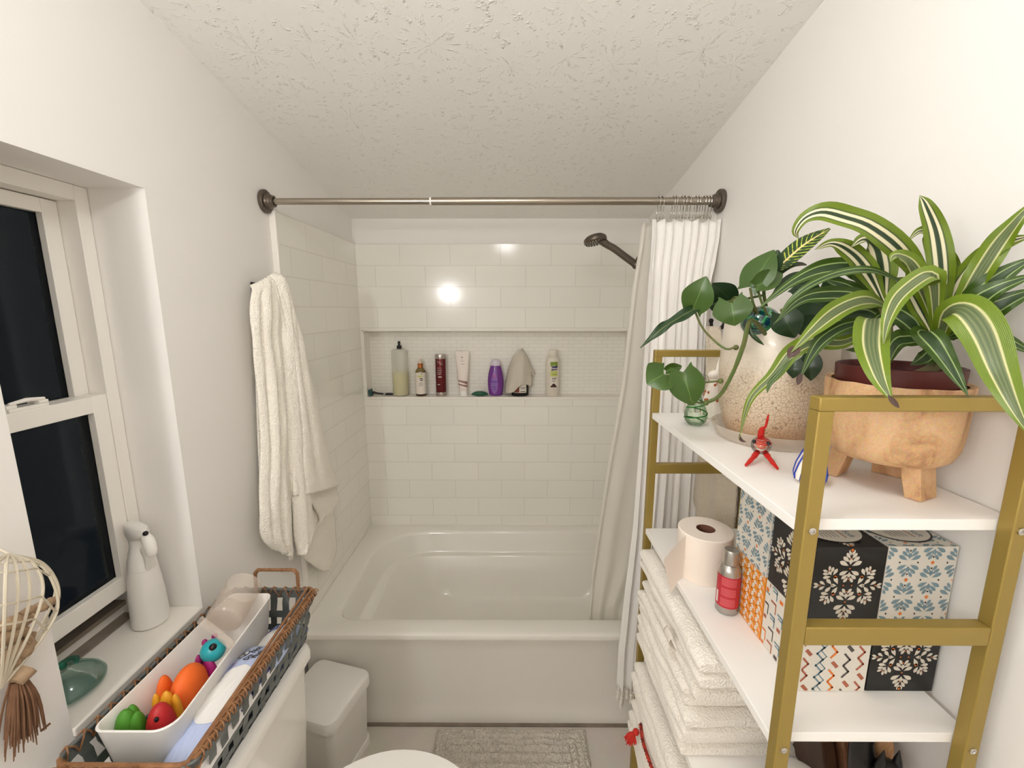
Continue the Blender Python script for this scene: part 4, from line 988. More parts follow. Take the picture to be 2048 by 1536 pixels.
# clear scoop cup
CUPM = mat('clear_cup', S(232, 222, 212), .12, spec=.6, build=frost_nodes(.72, (.97, .95, .93)))
c0, c1 = at(478, 1255, 'z', .905), V((.098, -1.262, .985))
c0, c1 = V((.136, -1.372, .900)), V((.126, -1.268, .922)); axd = (c1-c0).normalized(); rot = V((0, 0, 1)).rotation_difference(axd).to_matrix(); ln = (c1-c0).length
t = thing('rinse_cup', 'clear plastic rinse cup lying tilted across the far end of the tray', 'cup', c0)
rr0, rr1 = .041, .043
mb = MB(); mb.lathe([(0, 0), (rr0-.004, 0), (rr0, .004), (rr1, ln), (rr1-.0015, ln), (rr0-.0015, .006), (rr0-.006, .0025), (0, .0025)], 36, c0, rot=rot); part('cup', mb, CUPM, t)
sdv = axd.cross(V((0, 0, 1))).normalized()
mb = MB(); e0 = c0+axd*.010-sdv*.030+V((0, 0, .018)); 
E0, E1 = at(400, 1240, 'z', .925), at(465, 1292, 'z', .912)
mb.tube(spline([E0, E0.lerp(E1, .5)+V((0, 0, .003)), E1], 12), [.009]+[.0085]*10+[.008], 12, flat=.45); part('handle', mb, CUPM, t)
# baby wipes ------------------------------------------------------------
WBL = mat('wipes_blue', S(186, 198, 230), .38, bump=(35, .25, .006)); WWH = mat('wipes_white', S(236, 233, 230), .35)
def pack(name, label, x0, x1, y0, y1, zb, h, tilt, seed):
    t = thing(name, label, 'wipes', ((x0+x1)/2, (y0+y1)/2, zb))
    Lx, Ly = x1-x0, y1-y0
    def top(x, y):    # x, y in -.5...5
        p = (max(0, 1-abs(2*x)**4)**.5)*(max(0, 1-abs(2*y)**5)**.6)
        wr = .004*nz((x*5+seed, y*7, seed))*p+.0018*nz((x*14, y*18, seed+3))
        return V((lerp(x0, x1, x+.5)+.003*nz((0, y*6, seed)), lerp(y0, y1, y+.5), zb+.004+h*p*(.82+.18*math.cos(y*5))+wr+tilt*(y+.5)))
    def bot(x, y):
        p = (max(0, 1-abs(2*x)**6)**.5)*(max(0, 1-abs(2*y)**8)**.6)
        return V((lerp(x0, x1, x+.5)+.003*nz((0, y*6, seed)), lerp(y0, y1, y+.5), zb+.0036-.003*p+tilt*(y+.5)))
    mb = MB(); mb.grid(lambda u, v: top(u-.5, v-.5), 34, 60, m=0); mb.grid(lambda u, v: bot(u-.5, v-.5), 34, 60, m=0, flip=True)
    k = len(mb.f)//2
    if seed == 1:       # white lower right panel printed on the front pack
        for i in range(k):
            c = mb.f[i]; u, v = mb.uv[c[0]]
            if u > .66+.10*math.sin(v*9)+.5*max(0, v-.62) and v < .80: mb.m[i] = 1
    else:
        for i in range(k):
            c = mb.f[i]; u, v = mb.uv[c[0]]
            if u < .20+.05*math.sin(v*7): mb.m[i] = 1
    t = part('pouch', mb, [WBL, WWH], t, ang=70)
    return t, top, Lx, Ly
def oval(top, Lx, Ly, cx, cy, a, b_, d, m, mb):
    N_ = 10
    def fn(u, v):
        th = 2*PI*u; r = v
        c, s_ = math.cos(th), math.sin(th); e = .72
        return top(cx+a*r*math.copysign(abs(c)**e, c), cy+b_*r*math.copysign(abs(s_)**e, s_))+V((0, 0, d))
    return mb.grid(fn, 40, N_, m=m)
x0, x1 = .199, .288
t, top, Lx, Ly = pack('baby_wipes', 'light blue wipes pack with white oval lid nearest the camera in the basket', x0, x1, -1.672, -1.372, .816, .044, .008, 1)
mb = MB(); oval(top, Lx, Ly, -.02, -.03, .34, .21, .0022, 0, mb); oval(top, Lx, Ly, -.02, -.03, .355, .218, .0012, 0, mb); part('resealable_lid', mb, WWH, t, label='white oval lid', ang=70)
tp = lambda cx, cy, d=.0015: (lambda a_, b2: top(cx-b2/Lx, cy+a_/Ly)+V((0, 0, d)))     # baseline runs away from the camera
part('brand_lettering', text(MB(), 'equate', .024, tp(.34, -.05), bold=.0003), INKB, t, ang=0)
part('underline', bars(MB(), tp(.41, -.03), [(-.030, .030, 0, .0012)]), mat('ink_pink', S(206, 120, 140), .5), t, ang=0)
mb = MB(); text(mb, 'Do Not', .0165, tp(-.10, .33), 0, bold=.0004); text(mb, 'Flush', .0165, tp(.05, .32), 0, bold=.0004); part('warning_lettering', mb, INKD, t, ang=0)
def disc(mb, cx, cy, r, m, d, n=24, r0=0): mb.grid(lambda u, v: tp(cx, cy, d)(lerp(r0, r, v)*math.cos(2*PI*u), lerp(r0, r, v)*math.sin(2*PI*u)), n, 1, m=m)
for cx_, cy_, r in ((-.30, .32, .012), (.40, .30, .008)):
    mb = MB(); disc(mb, cx_, cy_, r*.85, 1, .0010); disc(mb, cx_, cy_, r, 0, .0016, r0=r*.82)
    f_ = tp(cx_, cy_, .0018); mb.poly([f_(-.7*r, -.55*r), f_(-.55*r, -.7*r), f_(.7*r, .55*r), f_(.55*r, .7*r)], 0)
    mb.poly([f_(.05*r, -.1*r), f_(.45*r, -.15*r), f_(.35*r, .5*r), f_(.0, .6*r)], 0); mb.poly([f_(-.4*r, -.6*r), f_(-.1*r, -.55*r), f_(-.1*r, -.1*r), f_(-.45*r, -.2*r)], 0)
    part('no_flush_symbol', mb, [INKD, WWH], t, ang=0)
mb = MB(); bars(mb, tp(-.36, .20), [(-.010, .010, .004, .003), (-.010, .008, -.001, .003)], 0); bars(mb, tp(-.32, .20), [(-.009, .010, .0, .003)], 1)
part('flag_mark', mb, [mat('ink_sky', S(74, 140, 206), .5), MATS['ink_pink']], t, ang=0)
part('side_print', bars(MB(), tp(.47, .14), [(-.035, .035, 0, .003)]), INKB, t, ang=0)
t, top, Lx, Ly = pack('baby_wipes', 'light blue wipes pack tucked at the far end of the basket under the other', .186, .274, -1.43, -1.246, .7665, .050, .004, 2)
mb = MB(); oval(top, Lx, Ly, .03, -.06, .34, .28, .0016, 0, mb); part('resealable_lid', mb, WWH, t, label='white oval lid', ang=70)
mb = MB(); tp2 = lambda cx, cy: (lambda a_, b2: top(cx-b2/Lx, cy+a_/Ly)+V((0, 0, .0014)))
bars(mb, tp2(-.30, .18), [(-.035, .020, .0, .004)], 0); bars(mb, tp2(-.21, .21), [(-.014, .020, .0, .004)], 0); bars(mb, tp2(-.13, .27), [(-.006, .010, 0, .003)], 1)
part('fine_print', mb, [INKB, mat('ink_aqua', S(120, 190, 210), .5)], t, ang=0)
# ================================================================== wire fish on the left wall
WIRE = mat('wire_cream', S(206, 196, 176), .6); DRIFT = mat('driftwood', S(186, 160, 130), .8, var=(40, S(126, 98, 72), .3), bump=(80, .5, .004)); RAF = mat('raffia', S(128, 92, 66), .8, var=(50, S(92, 62, 42), .3))
def wf_(px, py, x=.03): return at(px, py, 'x', x)
t = thing('wire_fish', 'cream wire fish filled with driftwood hanging on the left wall', 'wall ornament', (.03, -1.70, 1.03))
apex, foot = wf_(18, 1108, .03), wf_(2, 1376, .03)
mb = MB()
ribs = [((118, 1190), .030), ((112, 1175), .010), ((116, 1210), .052), ((86, 1180), .070), ((60, 1185), .080), ((36, 1190), .086), ((10, 1195), .086), ((-20, 1200), .080), ((-50, 1205), .066), ((-80, 1215), .03)]
RP = []
for (px, py), x in ribs:
    m_ = wf_(px, py, x)
    m1 = wf_(lerp(18, px, .72), lerp(1108, py, .28), lerp(.03, x, .75)); m2 = wf_(lerp(px, 2, .30), lerp(py, 1376, .42), lerp(x, .03, .2))
    cv = spline([apex, m1, m_, m2, foot], 30); RP.append(cv); mb.tube(cv, .0022, 6)
for k in (6, 9, 16, 20):
    mb.tube(spline([cv[k] for cv in RP], 30), .0016, 5)
mb.tube(spline([apex, apex+V((-.02, 0, .012)), V((.001, apex.y, apex.z+.02))], 6), .002, 5)
part('wire_frame', mb, WIRE, t)
rw = random.Random(5)
for (ax_, ay_), (bx_, by_), r in (((40, 1232), (118, 1196), .0085), ((-10, 1262), (70, 1230), .012), ((2, 1330), (60, 1288), .016), ((20, 1300), (66, 1268), .011), ((-30, 1290), (50, 1262), .012)):
    a_, c_ = wf_(ax_, ay_, .034), wf_(bx_, by_, .036)
    cv = [a_.lerp(c_, k/9)+V((rw.uniform(-.002, .002), 0, rw.uniform(-.003, .003))) for k in range(10)]
    part('driftwood', MB().tube(cv, [r*(.5+.5*math.sin(PI*(k+.8)/10.6))*rw.uniform(.85, 1.1) for k in range(10)], 9), DRIFT, t, ang=50)
a_ = wf_(42, 1350, .032); part('wood_plug', MB().tube([wf_(28, 1365, .032), wf_(50, 1338, .032)], [.013, .017], 10), DRIFT, t)
mb = MB()
for i in range(70):
    ox, oy = rw.uniform(-.010, .010), rw.uniform(-.012, .012)
    p0 = wf_(34, 1360, .03)+V((ox*.6, oy*.6, 0)); dl = rw.uniform(.085, .125)
    mb.tube(spline([p0, p0+V((ox*.8, oy*.9-.004, -dl*.4)), p0+V((ox*1.2-.004, oy*1.5-.010, -dl))], 7), [.0016, .0018, .0018, .0017, .0016, .0014, .0008], 5)
p0 = wf_(82, 1462, .035); mb.tube([p0, p0+V((0, .014, -.001))], .002, 5)
part('raffia_tassel', mb, RAF, t)
# ================================================================== gold shelf unit
SX0, SX1, FY, RYf = 1.210, 1.500, -1.770, -1.131
POST = {}; T_ = .018; TD = .020; ZTOP = 1.532
su = thing('shelf_unit', 'gold metal frame shelf unit with white boards against the right wall', 'shelf unit', ((SX0+SX1)/2, -1.45, 0))
for y0, y1 in ((FY, FY+TD), (RYf-TD, RYf)):
    mb = MB(); mb.box(SX0, y0, ZTOP-T_, SX1, y1, ZTOP); part('top_bar', mb, GOLD, su, bevel=.0022)
    for x in (SX0, SX1-T_-.002):
        POST[(y0, x)] = part('post', MB().box(x, y0+.0002, 0, x+T_+.002, y1-.0002, ZTOP-T_+.0005), GOLD, su, bevel=.0018)
    for z in (1.187, .83, .50, .12):
        part('cross_bar', MB().box(SX0+T_+.0021, y0+.0003, z, SX1-T_-.0021, y1-.0003, z+.0275), GOLD, su, bevel=.0018)
SH = [1.362, 1.024, .686, .348]
for z in SH:
    part('shelf_board', MB().box(SX0+.001, FY+TD+.0005, z-.016, SX1+.006, RYf-TD-.0005, z), SHELFW, su, bevel=.001)
def screw(x, z):
    mb = MB(); mb.lathe([(0, 0), (.0048, 0), (.0048, .0012), (.004, .0018), (.0024, .0018), (.0020, .0006), (0, .0006)], 16, (x, FY, z), rot=Matrix.Rotation(PI/2, 3, 'X'))
    part('screw', mb, CHROME, POST[(FY, x)])
for x, xp in ((SX0+.0105, SX0), (SX1-.0105, SX1-T_-.002)):
    POST[(FY, x)] = POST[(FY, xp)]
    for z in SH: screw(x, z-.006)
# ------------------------------------------------------------------ tissue boxes
def petal(cx, cy, a, L_, w, asp=1.):
    out = []
    for k in range(11):
        s_ = k/10; r = w*math.sin(PI*min(1, s_**1.5))**.8 if 0 < s_ < 1 else 0
        out.append((L_*(.14+.86*s_), r))
    pts = [(x, y) for x, y in out]+[(x, -y) for x, y in reversed(out[1:-1])]
    ca, sa = math.cos(a), math.sin(a)
    return [(cx+(x*ca-y*sa)*asp, cy+x*sa+y*ca) for x, y in pts]
def dia(cx, cy, r, asp): return [(cx+r*asp, cy), (cx, cy+r*1.05), (cx-r*asp, cy), (cx, cy-r*1.05)]
AS = .128/.108
def sprig(P, cx, cy, a, n, L0, st, m, w=.19, c=True):
    for k in range(n):
        bx_, by_ = cx+math.cos(a)*st*k*AS, cy+math.sin(a)*st*k
        l_ = L0*(1-.13*k)
        for s_ in (1, -1): P.append((petal(bx_, by_, a+s_*math.radians(62-14*k), l_, l_*w, AS), m))
    if c: P.append((petal(cx+math.cos(a)*.012*AS, cy+math.sin(a)*.012, a, L0*.62, L0*.17, AS), m))
UP, DN = PI/2, -PI/2
def pat_black():
    P = []
    sprig(P, .5, .745, UP, 4, .15, .045, 1); sprig(P, .5, .70, DN, 3, .135, .04, 1)
    sprig(P, .5, .245, DN, 4, .15, .045, 1); sprig(P, .5, .29, UP, 3, .135, .04, 1)
    for s_ in (1, -1):
        a = 0 if s_ > 0 else PI
        sprig(P, .5+s_*.13, .495, a, 4, .135, .075, 1)
        for v, d in ((.615, 1), (.375, -1)):
            sprig(P, .5+s_*.235, v, math.atan2(d*.8, s_*.6), 3, .115, .035, 1)
        for v in (.605, .385): P.append((dia(.5+s_*.19, v, .024, AS), 2))
        for uu, v in ((.06, .495), (.22, .495), (.40, .495), (.30, .70), (.30, .285)): P.append((dia(.5+s_*uu, v, .011, AS), 2))
    for v, r in ((.955, .028), (.045, .028), (.85, .012), (.72, .012), (.27, .012), (.14, .012), (.58, .011), (.41, .011)): P.append((dia(.5, v, r, AS), 2))
    return P
def pat_blue():
    P = []
    for i, u in enumerate((-.02, .32, .66, 1.0)):
        for j in range(-1, 4):
            v = .10+j*.46+(.23 if i % 2 else 0)
            sprig(P, u, v+.02, UP, 3, .15, .040, 1, .17); sprig(P, u, v-.02, DN, 3, .15, .040, 1, .17)
            for du, dv in ((.13, 0), (-.13, 0), (0, .155), (0, -.155)): P.append((dia(u+du, v+dv, .014, AS), 3))
            P.append((dia(u, v+.23, .026, AS), 2))
    return P
def rect2(cx, cy, a, L_, w):
    ca, sa = math.cos(a), math.sin(a)
    return [(cx+(x*ca-y*sa)*AS, cy+x*sa+y*ca) for x, y in ((-L_/2, -w/2), (L_/2, -w/2), (L_/2, w/2), (-L_/2, w/2))]
def pat_zig(dg):
    P = []
    if dg:
        for i, m in enumerate((3, 1, 2, 4, 3, 1)):
            u = .06+.205*i
            for j in range(-1, 7):
                v = .02+.17*j+(.06 if i % 2 else 0)
                if m == 1:
                    P.append((rect2(u, v, .85, .15, .022), 1)); P.append((rect2(u, v+.085, -.85, .15, .022), 1)); P.append((rect2(u+.055, v+.045, .85, .12, .014), 1)); P.append((rect2(u+.055, v+.125, -.85, .12, .014), 1))
                elif j % 3 == i % 3: P.append((rect2(u+.03, v+.03, -.85, .105, .045), m if j % 2 else 3))
                else:
                    P.append((rect2(u, v, .85, .125, .026), m)); P.append((rect2(u, v+.08, -.85, .125, .026), m))
    else:
        cols = (1, 2, 3, 4, 1, 3)
        for i in range(-1, 7):
            for j in range(-1, 6):
                u, v = .04+.19*i, .03+.21*j-.10*i % .21; m = cols[(i+j) % 6]
                if (i+2*j) % 4 == 0: P.append((rect2(u, v, 0, .075, .055), m if m != 1 else 2))
                else: P.append((rect2(u, v, 0, .11, .030), m)); P.append((rect2(u+.068, v-.07, PI/2, .155, .020), m))
                if m == 1: P.append((rect2(u+.02, v-.045, 0, .10, .026), 1))
    return P
def pat_orange():
    P = []
    for i in range(-1, 7):
        for j in range(-1, 9):
            u, v = .05+.19*i, .04+.135*j+(.05 if i % 2 else 0)
            P.append((petal(u, v, 1.05, .125, .030, AS), 1)); P.append((petal(u, v, 2.2, .10, .022, AS), 2))
            P.append(([(u+.085+.034*AS*math.cos(q*PI/6), v+.005+.030*math.sin(q*PI/6)) for q in range(12)], 1)); P.append((dia(u, v, .012, AS), 3))
    return P
def clip(poly):
    for ax_, lim, sg in ((0, .012, 1), (0, .988, -1), (1, .012, 1), (1, .988, -1)):
        o = []
        for a, c in zip(poly, poly[1:]+poly[:1]):
            ia, ic = (a[ax_]-lim)*sg >= 0, (c[ax_]-lim)*sg >= 0
            if ia: o.append(a)
            if ia != ic: f = (lim-a[ax_])/(c[ax_]-a[ax_]); o.append((lerp(a[0], c[0], f), lerp(a[1], c[1], f)))
        poly = o
        if len(poly) < 3: return None
    return poly
CRM = mat('print_cream', S(214, 205, 190), .5); ORP = mat('print_orange', S(222, 118, 40), .5); BLP = mat('print_blue', S(118, 142, 152), .5); BKP = mat('print_black', S(26, 25, 24), .4)
CARDW = mat('card_white', S(222, 216, 205), .5); CARDO = mat('card_orange', S(226, 140, 36), .5); BRK = mat('print_brick', S(166, 92, 66), .5); GRP = mat('print_grey', S(80, 72, 70), .5); PNK = mat('print_peach', S(240, 182, 140), .5)
STY = {'black': ([BKP, CRM, ORP, BKP, CRM], pat_black()), 'blue': ([CARDW, BLP, ORP, BKP, BLP], pat_blue()),
       'zig': ([CARDW, BLP, ORP, BRK, GRP], None), 'orange': ([CARDO, CARDW, PNK, BKP, CARDW], pat_orange())}
BW, BH = .1075, .128
def tissue(style, label, x, y, z, dg=True, top=False):
    t = thing('tissue_box', label, 'tissue box', (x+BW/2, y+BW/2, z), 'cube tissue boxes on the second shelf')
    ms, P0 = STY[style]; mb = MB(); mb.box(x, y, z+.0003, x+BW, y+BW, z+BH-.0003, m=0)
    d = .0003
    faces = [((x, y-d, z), (BW, 0, 0), (0, 0, BH), True), ((x-d, y+BW, z), (0, -BW, 0), (0, 0, BH), False), ((x+BW+d, y, z), (0, BW, 0), (0, 0, BH), False), ((x+BW, y+BW+d, z), (-BW, 0, 0), (0, 0, BH), False)]
    if top: faces.append(((x, y, z+BH-.0003+d), (BW, 0, 0), (0, BW, 0), False))
    for o_, xd, yd, fr in faces:
        P = P0 if P0 is not None else pat_zig(fr)
        f = frame(o_, xd, yd)
        for poly, m in P:
            c_ = clip(poly)
            if c_: mb.poly([f(a, b2) for a, b2 in c_], m)
    t = part('carton', mb, ms, t, ang=0)
    if top:
        f = frame((x+BW/2, y+BW/2, z+BH+.0004), (1, 0, 0), (0, 1, 0)); g = frame((x+BW/2, y+BW/2, z+BH+.0008), (1, 0, 0), (0, 1, 0))
        mb = MB(); E_ = lambda a, b2, h: [h(a*math.cos(q*PI/20), b2*math.sin(q*PI/20)) for q in range(40)]
        mb.poly(E_(.050, .043, f), 1); h2 = frame((x+BW/2, y+BW/2, z+BH+.0006), (1, 0, 0), (0, 1, 0)); mb.poly(E_(.047, .040, h2), 0)
        g2 = lambda a_, b2: g(-b2, a_) if False else g(b2, -a_)
        text(mb, 'Ultra Soft', .0135, lambda a_, b2: g2(a_, b2+.022), 2); bars(mb, lambda a_, b2: g2(a_, b2), [(-.028, .028, .010, .0022)], 3)
        bars(mb, lambda a_, b2: g2(a_, b2), [(-.03, .026, k_, .0012) for k_ in (.0, -.006, -.012, -.018, -.024)], 1)
        part('opening_panel', mb, [CARDW, BKP, mat('ink_teal', S(70, 110, 130), .5) if 'ink_teal' not in MATS else MATS['ink_teal'], BRK], t, ang=0, label='oval printed panel')
    return t
ZS = SH[1]+.0004; bxa, bxb = 1.2985, 1.4085; ya_, yb_ = -1.680, -1.5705
tissue('zig', 'white tissue box with zigzag print, front left at the bottom', bxa, ya_, ZS)
tissue('black', 'black tissue box with cream damask print, lower right beside the wall', bxb+.001, ya_+.001, ZS)
tissue('black', 'black tissue box with cream damask print stacked on the white zigzag box', bxa+.0005, ya_-.001, ZS+BH+.0004, top=True)
tissue('blue', 'white tissue box with blue petal print stacked in front beside the wall', bxb+.0012, ya_+.0015, ZS+BH+.0004, top=True)
tissue('orange', 'orange tissue box with white petals behind the red spray can', bxa, yb_+.001, ZS)
tissue('blue', 'white tissue box with blue petal print stacked on the orange box', bxa-.001, yb_+.001, ZS+BH+.0004, top=True)
# ------------------------------------------------------------------ toilet roll, room spray
PAPER = mat('tissue_paper', S(244, 232, 220), .9, spec=.1, bump=(700, .25, .001)); CORE = mat('cardboard', S(112, 72, 56), .8)
rx, ry, rz = 1.283, -1.356, SH[1]+.0005
t = thing('toilet_roll', 'large toilet paper roll with loose sheet on the second shelf', 'toilet paper', (rx, ry, rz))
R1, R0, Hh = .0605, .021, .110
part('paper', MB().lathe([(R0, 0), (R1-.001, 0), (R1, .002), (R1, Hh-.002), (R1-.002, Hh), (R0, Hh), (R0, 0)], 48, (rx, ry, rz)), PAPER, t)
part('core', MB().lathe([(R0-.0002, .0008), (R0-.0002, Hh-.0008), (R0-.0016, Hh-.0008), (R0-.0016, .0008), (R0-.0002, .0008)], 32, (rx, ry, rz)), CORE, t, label='brown cardboard core')
def sheet(u, v):
    a = math.radians(lerp(150, 196, 0)); 
    p0 = V((rx+(R1+.001)*math.cos(a), ry+(R1+.001)*math.sin(a), 0))
    p = V((rx+(R1+.0012)*math.cos(math.radians(205)), ry+(R1+.0012)*math.sin(math.radians(205)), rz+Hh*.96-v*Hh*.93))
    dr = V((-.62, -.45, -.10))*(.105*u)*(.55+.45*(1-v)); q = p+dr+V((0, 0, -.020*u*u)); q.z = max(q.z, rz+.001) if q.x > SX0+.002 else q.z
    return q
part('loose_sheet', MB().grid(sheet, 14, 12), PAPER, t, ang=80)
sxp, syp, szp = 1.276, -1.487, SH[1]+.0005
t = thing('room_spray', 'small silver room spray can with red label on the second shelf', 'spray can', (sxp, syp, szp))
ALU = mat('aluminium', S(186, 182, 176), .28, metal=.95)
r = .0215
part('can', MB().lathe([(r*.9, 0), (r, .003), (r, .088), (r*.95, .096), (r*.72, .104), (r*.60, .106), (0, .106)], 36, (sxp, syp, szp)), ALU, t)
part('cap', MB().lathe([(r*.66, .1062), (r*.67, .1075), (r*.65, .134), (r*.6, .136), (0, .136)], 32, (sxp, syp, szp)), ALU, t)
mb = MB(); band(mb, sxp, syp, r, szp+.016, szp+.084, -PI/2-2.2, -PI/2+1.6, 40, m=0)
aa = math.atan2(CO.y-syp, CO.x-sxp); fn = wrapf(sxp, syp, r+.0004, szp, aa)
for blk in range(3): bars(mb, fn, [(-.013, .016, .080-.022*blk-.0028*k, .0012) for k in range(6)], 1)
mb.grid(lambda u, v: fn(lerp(-.024, -.019, u), lerp(.022, .048, v)), 3, 1, m=2)
part('label', mb, [mat('label_red', S(178, 40, 54), .45), mat('ink_rose', S(224, 120, 124), .5), LABELW], t, ang=60, label='red label with fine print')
# ------------------------------------------------------------------ folded towels
def folded(name, label, x0, x1, y0, y1, z, h, seed, group, layers=2, rib=False):
    mb = MB(); lh = h/layers
    for k in range(layers):
        zc0 = z+lh*(k+.5); a0 = lh*.53
        def fn(u, v, k=k, zc0=zc0, a0=a0):
            # section: u runs round the slab from back bottom, round the front fold, to back top
            y = lerp(y0, y1, v); dx = .010*nz((seed, k*3.1, y*8)); e = 1-.5*(abs(2*v-1)**14)
            xf = x0+dx+.004*k*(1 if (k+seed) % 2 else -1)
            aa_ = a0*e
            if u < .4: p = V((lerp(x1, xf+aa_, u/.4), y, zc0-aa_))
            elif u > .6: p = V((lerp(xf+aa_, x1, (u-.6)/.4), y, zc0+aa_))
            else:
                th = -PI/2-PI*(u-.4)/.2; p = V((xf+aa_+aa_*1.25*math.cos(th), y, zc0+aa_*math.sin(th)))
            p.z += .0042*nz((p.x*12, y*14, seed+k))+(-.002 if k == 0 and u < .4 else 0)
            if rib and u > .3: p.z += .0009*math.sin(p.y*2*PI/.008)
            p.y += .004*nz((p.x*12, seed, k)) if v in (0., 1.) else 0
            return p
        g = MB().grid(fn, 60, 44); n = 61
        ids = [j for j in range(n)]; g.f.append(tuple(ids)); g.m.append(0)
        g.f.append(tuple(44*n+j for j in reversed(range(n)))); g.m.append(0)
        mb.join(g)
    return solo(name, mb, TERRYW, label, 'towel', group, ang=75)
za = SH[2]+.001
gA, gB = 'white towels folded on the third shelf', 'white towels folded on the lowest shelf'
spec = [(.062, 1.196, -1.512, 2, 'lowest of the stack under the toilet roll shelf'), (.055, 1.190, -1.530, 2, 'second from the bottom of the upper stack'), (.050, 1.198, -1.505, 2, 'third from the bottom of the upper stack'),
        (.060, 1.202, -1.545, 2, 'with turned corner, second from the top of the upper stack'), (.064, 1.194, -1.575, 2, 'thick one on top of the upper stack')]
z = za
for i, (h, x0, y0, ly, lb) in enumerate(spec):
    folded('folded_towel', 'white folded towel, '+lb, x0, 1.492, y0, -1.178, z, h, i+1, gA, ly, rib=(i == 2)); z += h+.0012
p = V((1.196, -1.44, z-.055))
mb = MB(); mb.grid(lambda u, v: p+V((-.014-.020*math.sin(PI*u)*.6+.010*u, lerp(-.018, .018, v), lerp(.006, -.030, u))), 8, 6)
solo('care_label', mb, LABELW, 'white fabric care label sticking out of the folded towels', 'label', ang=80, solid=.0006)
z = SH[3]+.004
for i, (h, x0, y0, lb) in enumerate([(.070, 1.192, -1.56, 'lowest of the bottom stack'), (.066, 1.188, -1.55, 'second from the bottom of the bottom stack'), (.064, 1.196, -1.54, 'third from the bottom of the bottom stack'), (.068, 1.188, -1.55, 'topmost of the bottom stack')]):
    folded('folded_towel', 'white folded towel, '+lb, x0, 1.492, y0, -1.178, z, h, i+11, gB, 2); z += h+.0012
# braid with red tassel at the corner of the lowest shelf
t = thing('tassel_braid', 'black and red braided cord with red tassel beside the lowest shelf', 'tassel', (1.188, -1.19, .35))
REDY = mat('red_yarn', S(190, 44, 34), .85, bump=(200, .4, .002)); BRD = mat('braid_yarn', S(36, 26, 26), .85, var=(90, S(200, 60, 40), .6))
ps = spline([at(1281, 1448, 'x', 1.186), at(1285, 1480, 'x', 1.182), at(1296, 1515, 'x', 1.182), at(1312, 1560, 'x', 1.182)], 40)
mb = MB()
for s_ in (0, 2*PI/3, 4*PI/3): mb.tube([q+V((.0028*math.sin(i*.9+s_), .0028*math.cos(i*.9+s_), 0)) for i, q in enumerate(ps)], .0026, 6)
part('cord', mb, BRD, t)
tp_ = at(1272, 1464, 'x', 1.172); rw = random.Random(8); mb = MB(); mb.ball(tp_, .009, 8)
for i in range(70):
    d_ = V((rw.uniform(-.030, .001), rw.uniform(-.012, .012), -rw.uniform(.020, .036))); mb.tube(spline([tp_, tp_+d_*.5+V((-.004, 0, .003)), tp_+d_], 5), [.002, .0022, .002, .0018, .001], 5)
part('tassel', mb, REDY, t)
# things on the near end of the third shelf
mb = MB(); cxp, cyp = 1.352, -1.645
mb.lathe([(0, 0), (.046, 0), (.049, .003), (.050, .02), (.050, .100), (.048, .108), (.040, .112), (0, .113)], 40, (cxp, cyp, SH[2]+.0005))
solo('canister', mb, PLASW, 'round white canister behind the front post under the second shelf', 'canister')
DKW = mat('dark_board', S(70, 44, 26), .5, build=wood_nodes(S(74, 46, 28), S(58, 36, 20), S(40, 24, 14))); MDW = mat('brown_board', S(130, 92, 64), .55, build=wood_nodes(S(140, 100, 70), S(118, 80, 54), S(92, 60, 40)))
LTW = mat('bark_wood', S(200, 156, 112), .7, build=wood_nodes(S(206, 164, 120), S(180, 132, 90), S(120, 80, 50)))
zq = SH[2]
mb = MB(); mb.obox((1.420, -1.560, zq+.150), (.012, .0, .003), (0, .055, 0), (-.034, 0, .143)); solo('cutting_board', mb, DKW, 'dark brown board leaning under the second shelf', 'board', bevel=.003)
mb = MB(); mb.obox((1.450, -1.575, zq+.146), (.008, 0, .002), (0, .05, 0), (-.036, 0, .139)); solo('wooden_plank', mb, MDW, 'reddish brown plank leaning beside the dark board', 'board', bevel=.004)
mb = MB(); cv = [V((1.455, -1.655, zq+.300)), V((1.458, -1.655, zq+.270)), V((1.468, -1.655, zq+.235)), V((1.474, -1.655, zq+.190)), V((1.476, -1.655, zq+.10)), V((1.476, -1.655, zq+.002))]
cv = spline(cv, 20); mb.tube([q+V((.003*nz(q*30), .003*nz(q*41), 0)) for q in cv], [.018+.004*nz(q*60) for q in cv], 12)
solo('driftwood_piece', mb, LTW, 'pale rough wood piece standing behind the gold cross bar', 'wood piece', ang=50)
t = thing('cat_figurine', 'black figurine with pointed ears standing by the right wall', 'figurine', (1.482, -1.708, zq))
e_ = at(1798, 1500, 'y', -1.70); c_ = at(1752, 1500, 'y', -1.69)
mb = MB(); mb.lathe([(.020, .001), (.023, .006), (.022, .10), (.018, e_.z-zq-.05), (0, e_.z-zq-.045)], 20, (e_.x-.012, -1.70, zq), sx=.9)
part('body', mb, BLK, t)
part('head', MB().ball((e_.x-.014, -1.702, e_.z-.040), (.020, .018, .021), 12), BLK, t)
for dx in (-.026, -.001): part('ear', MB().lathe([(.009, 0), (.006, .016), (.0005, .036)], 10, (e_.x+dx, -1.702, e_.z-.034)), BLK, t)
mb = MB(); mb.tube(spline([V((c_.x, -1.672, zq+.002)), V((c_.x+.004, -1.672, .80)), V((c_.x-.006, -1.672, .90)), V((c_.x, -1.672, 1.002))], 20), [.016]*8+[.018]*6+[.014]*6, 12)
solo('black_ornament', mb, BLK, 'tall slim black object behind the pale wood piece', 'ornament')
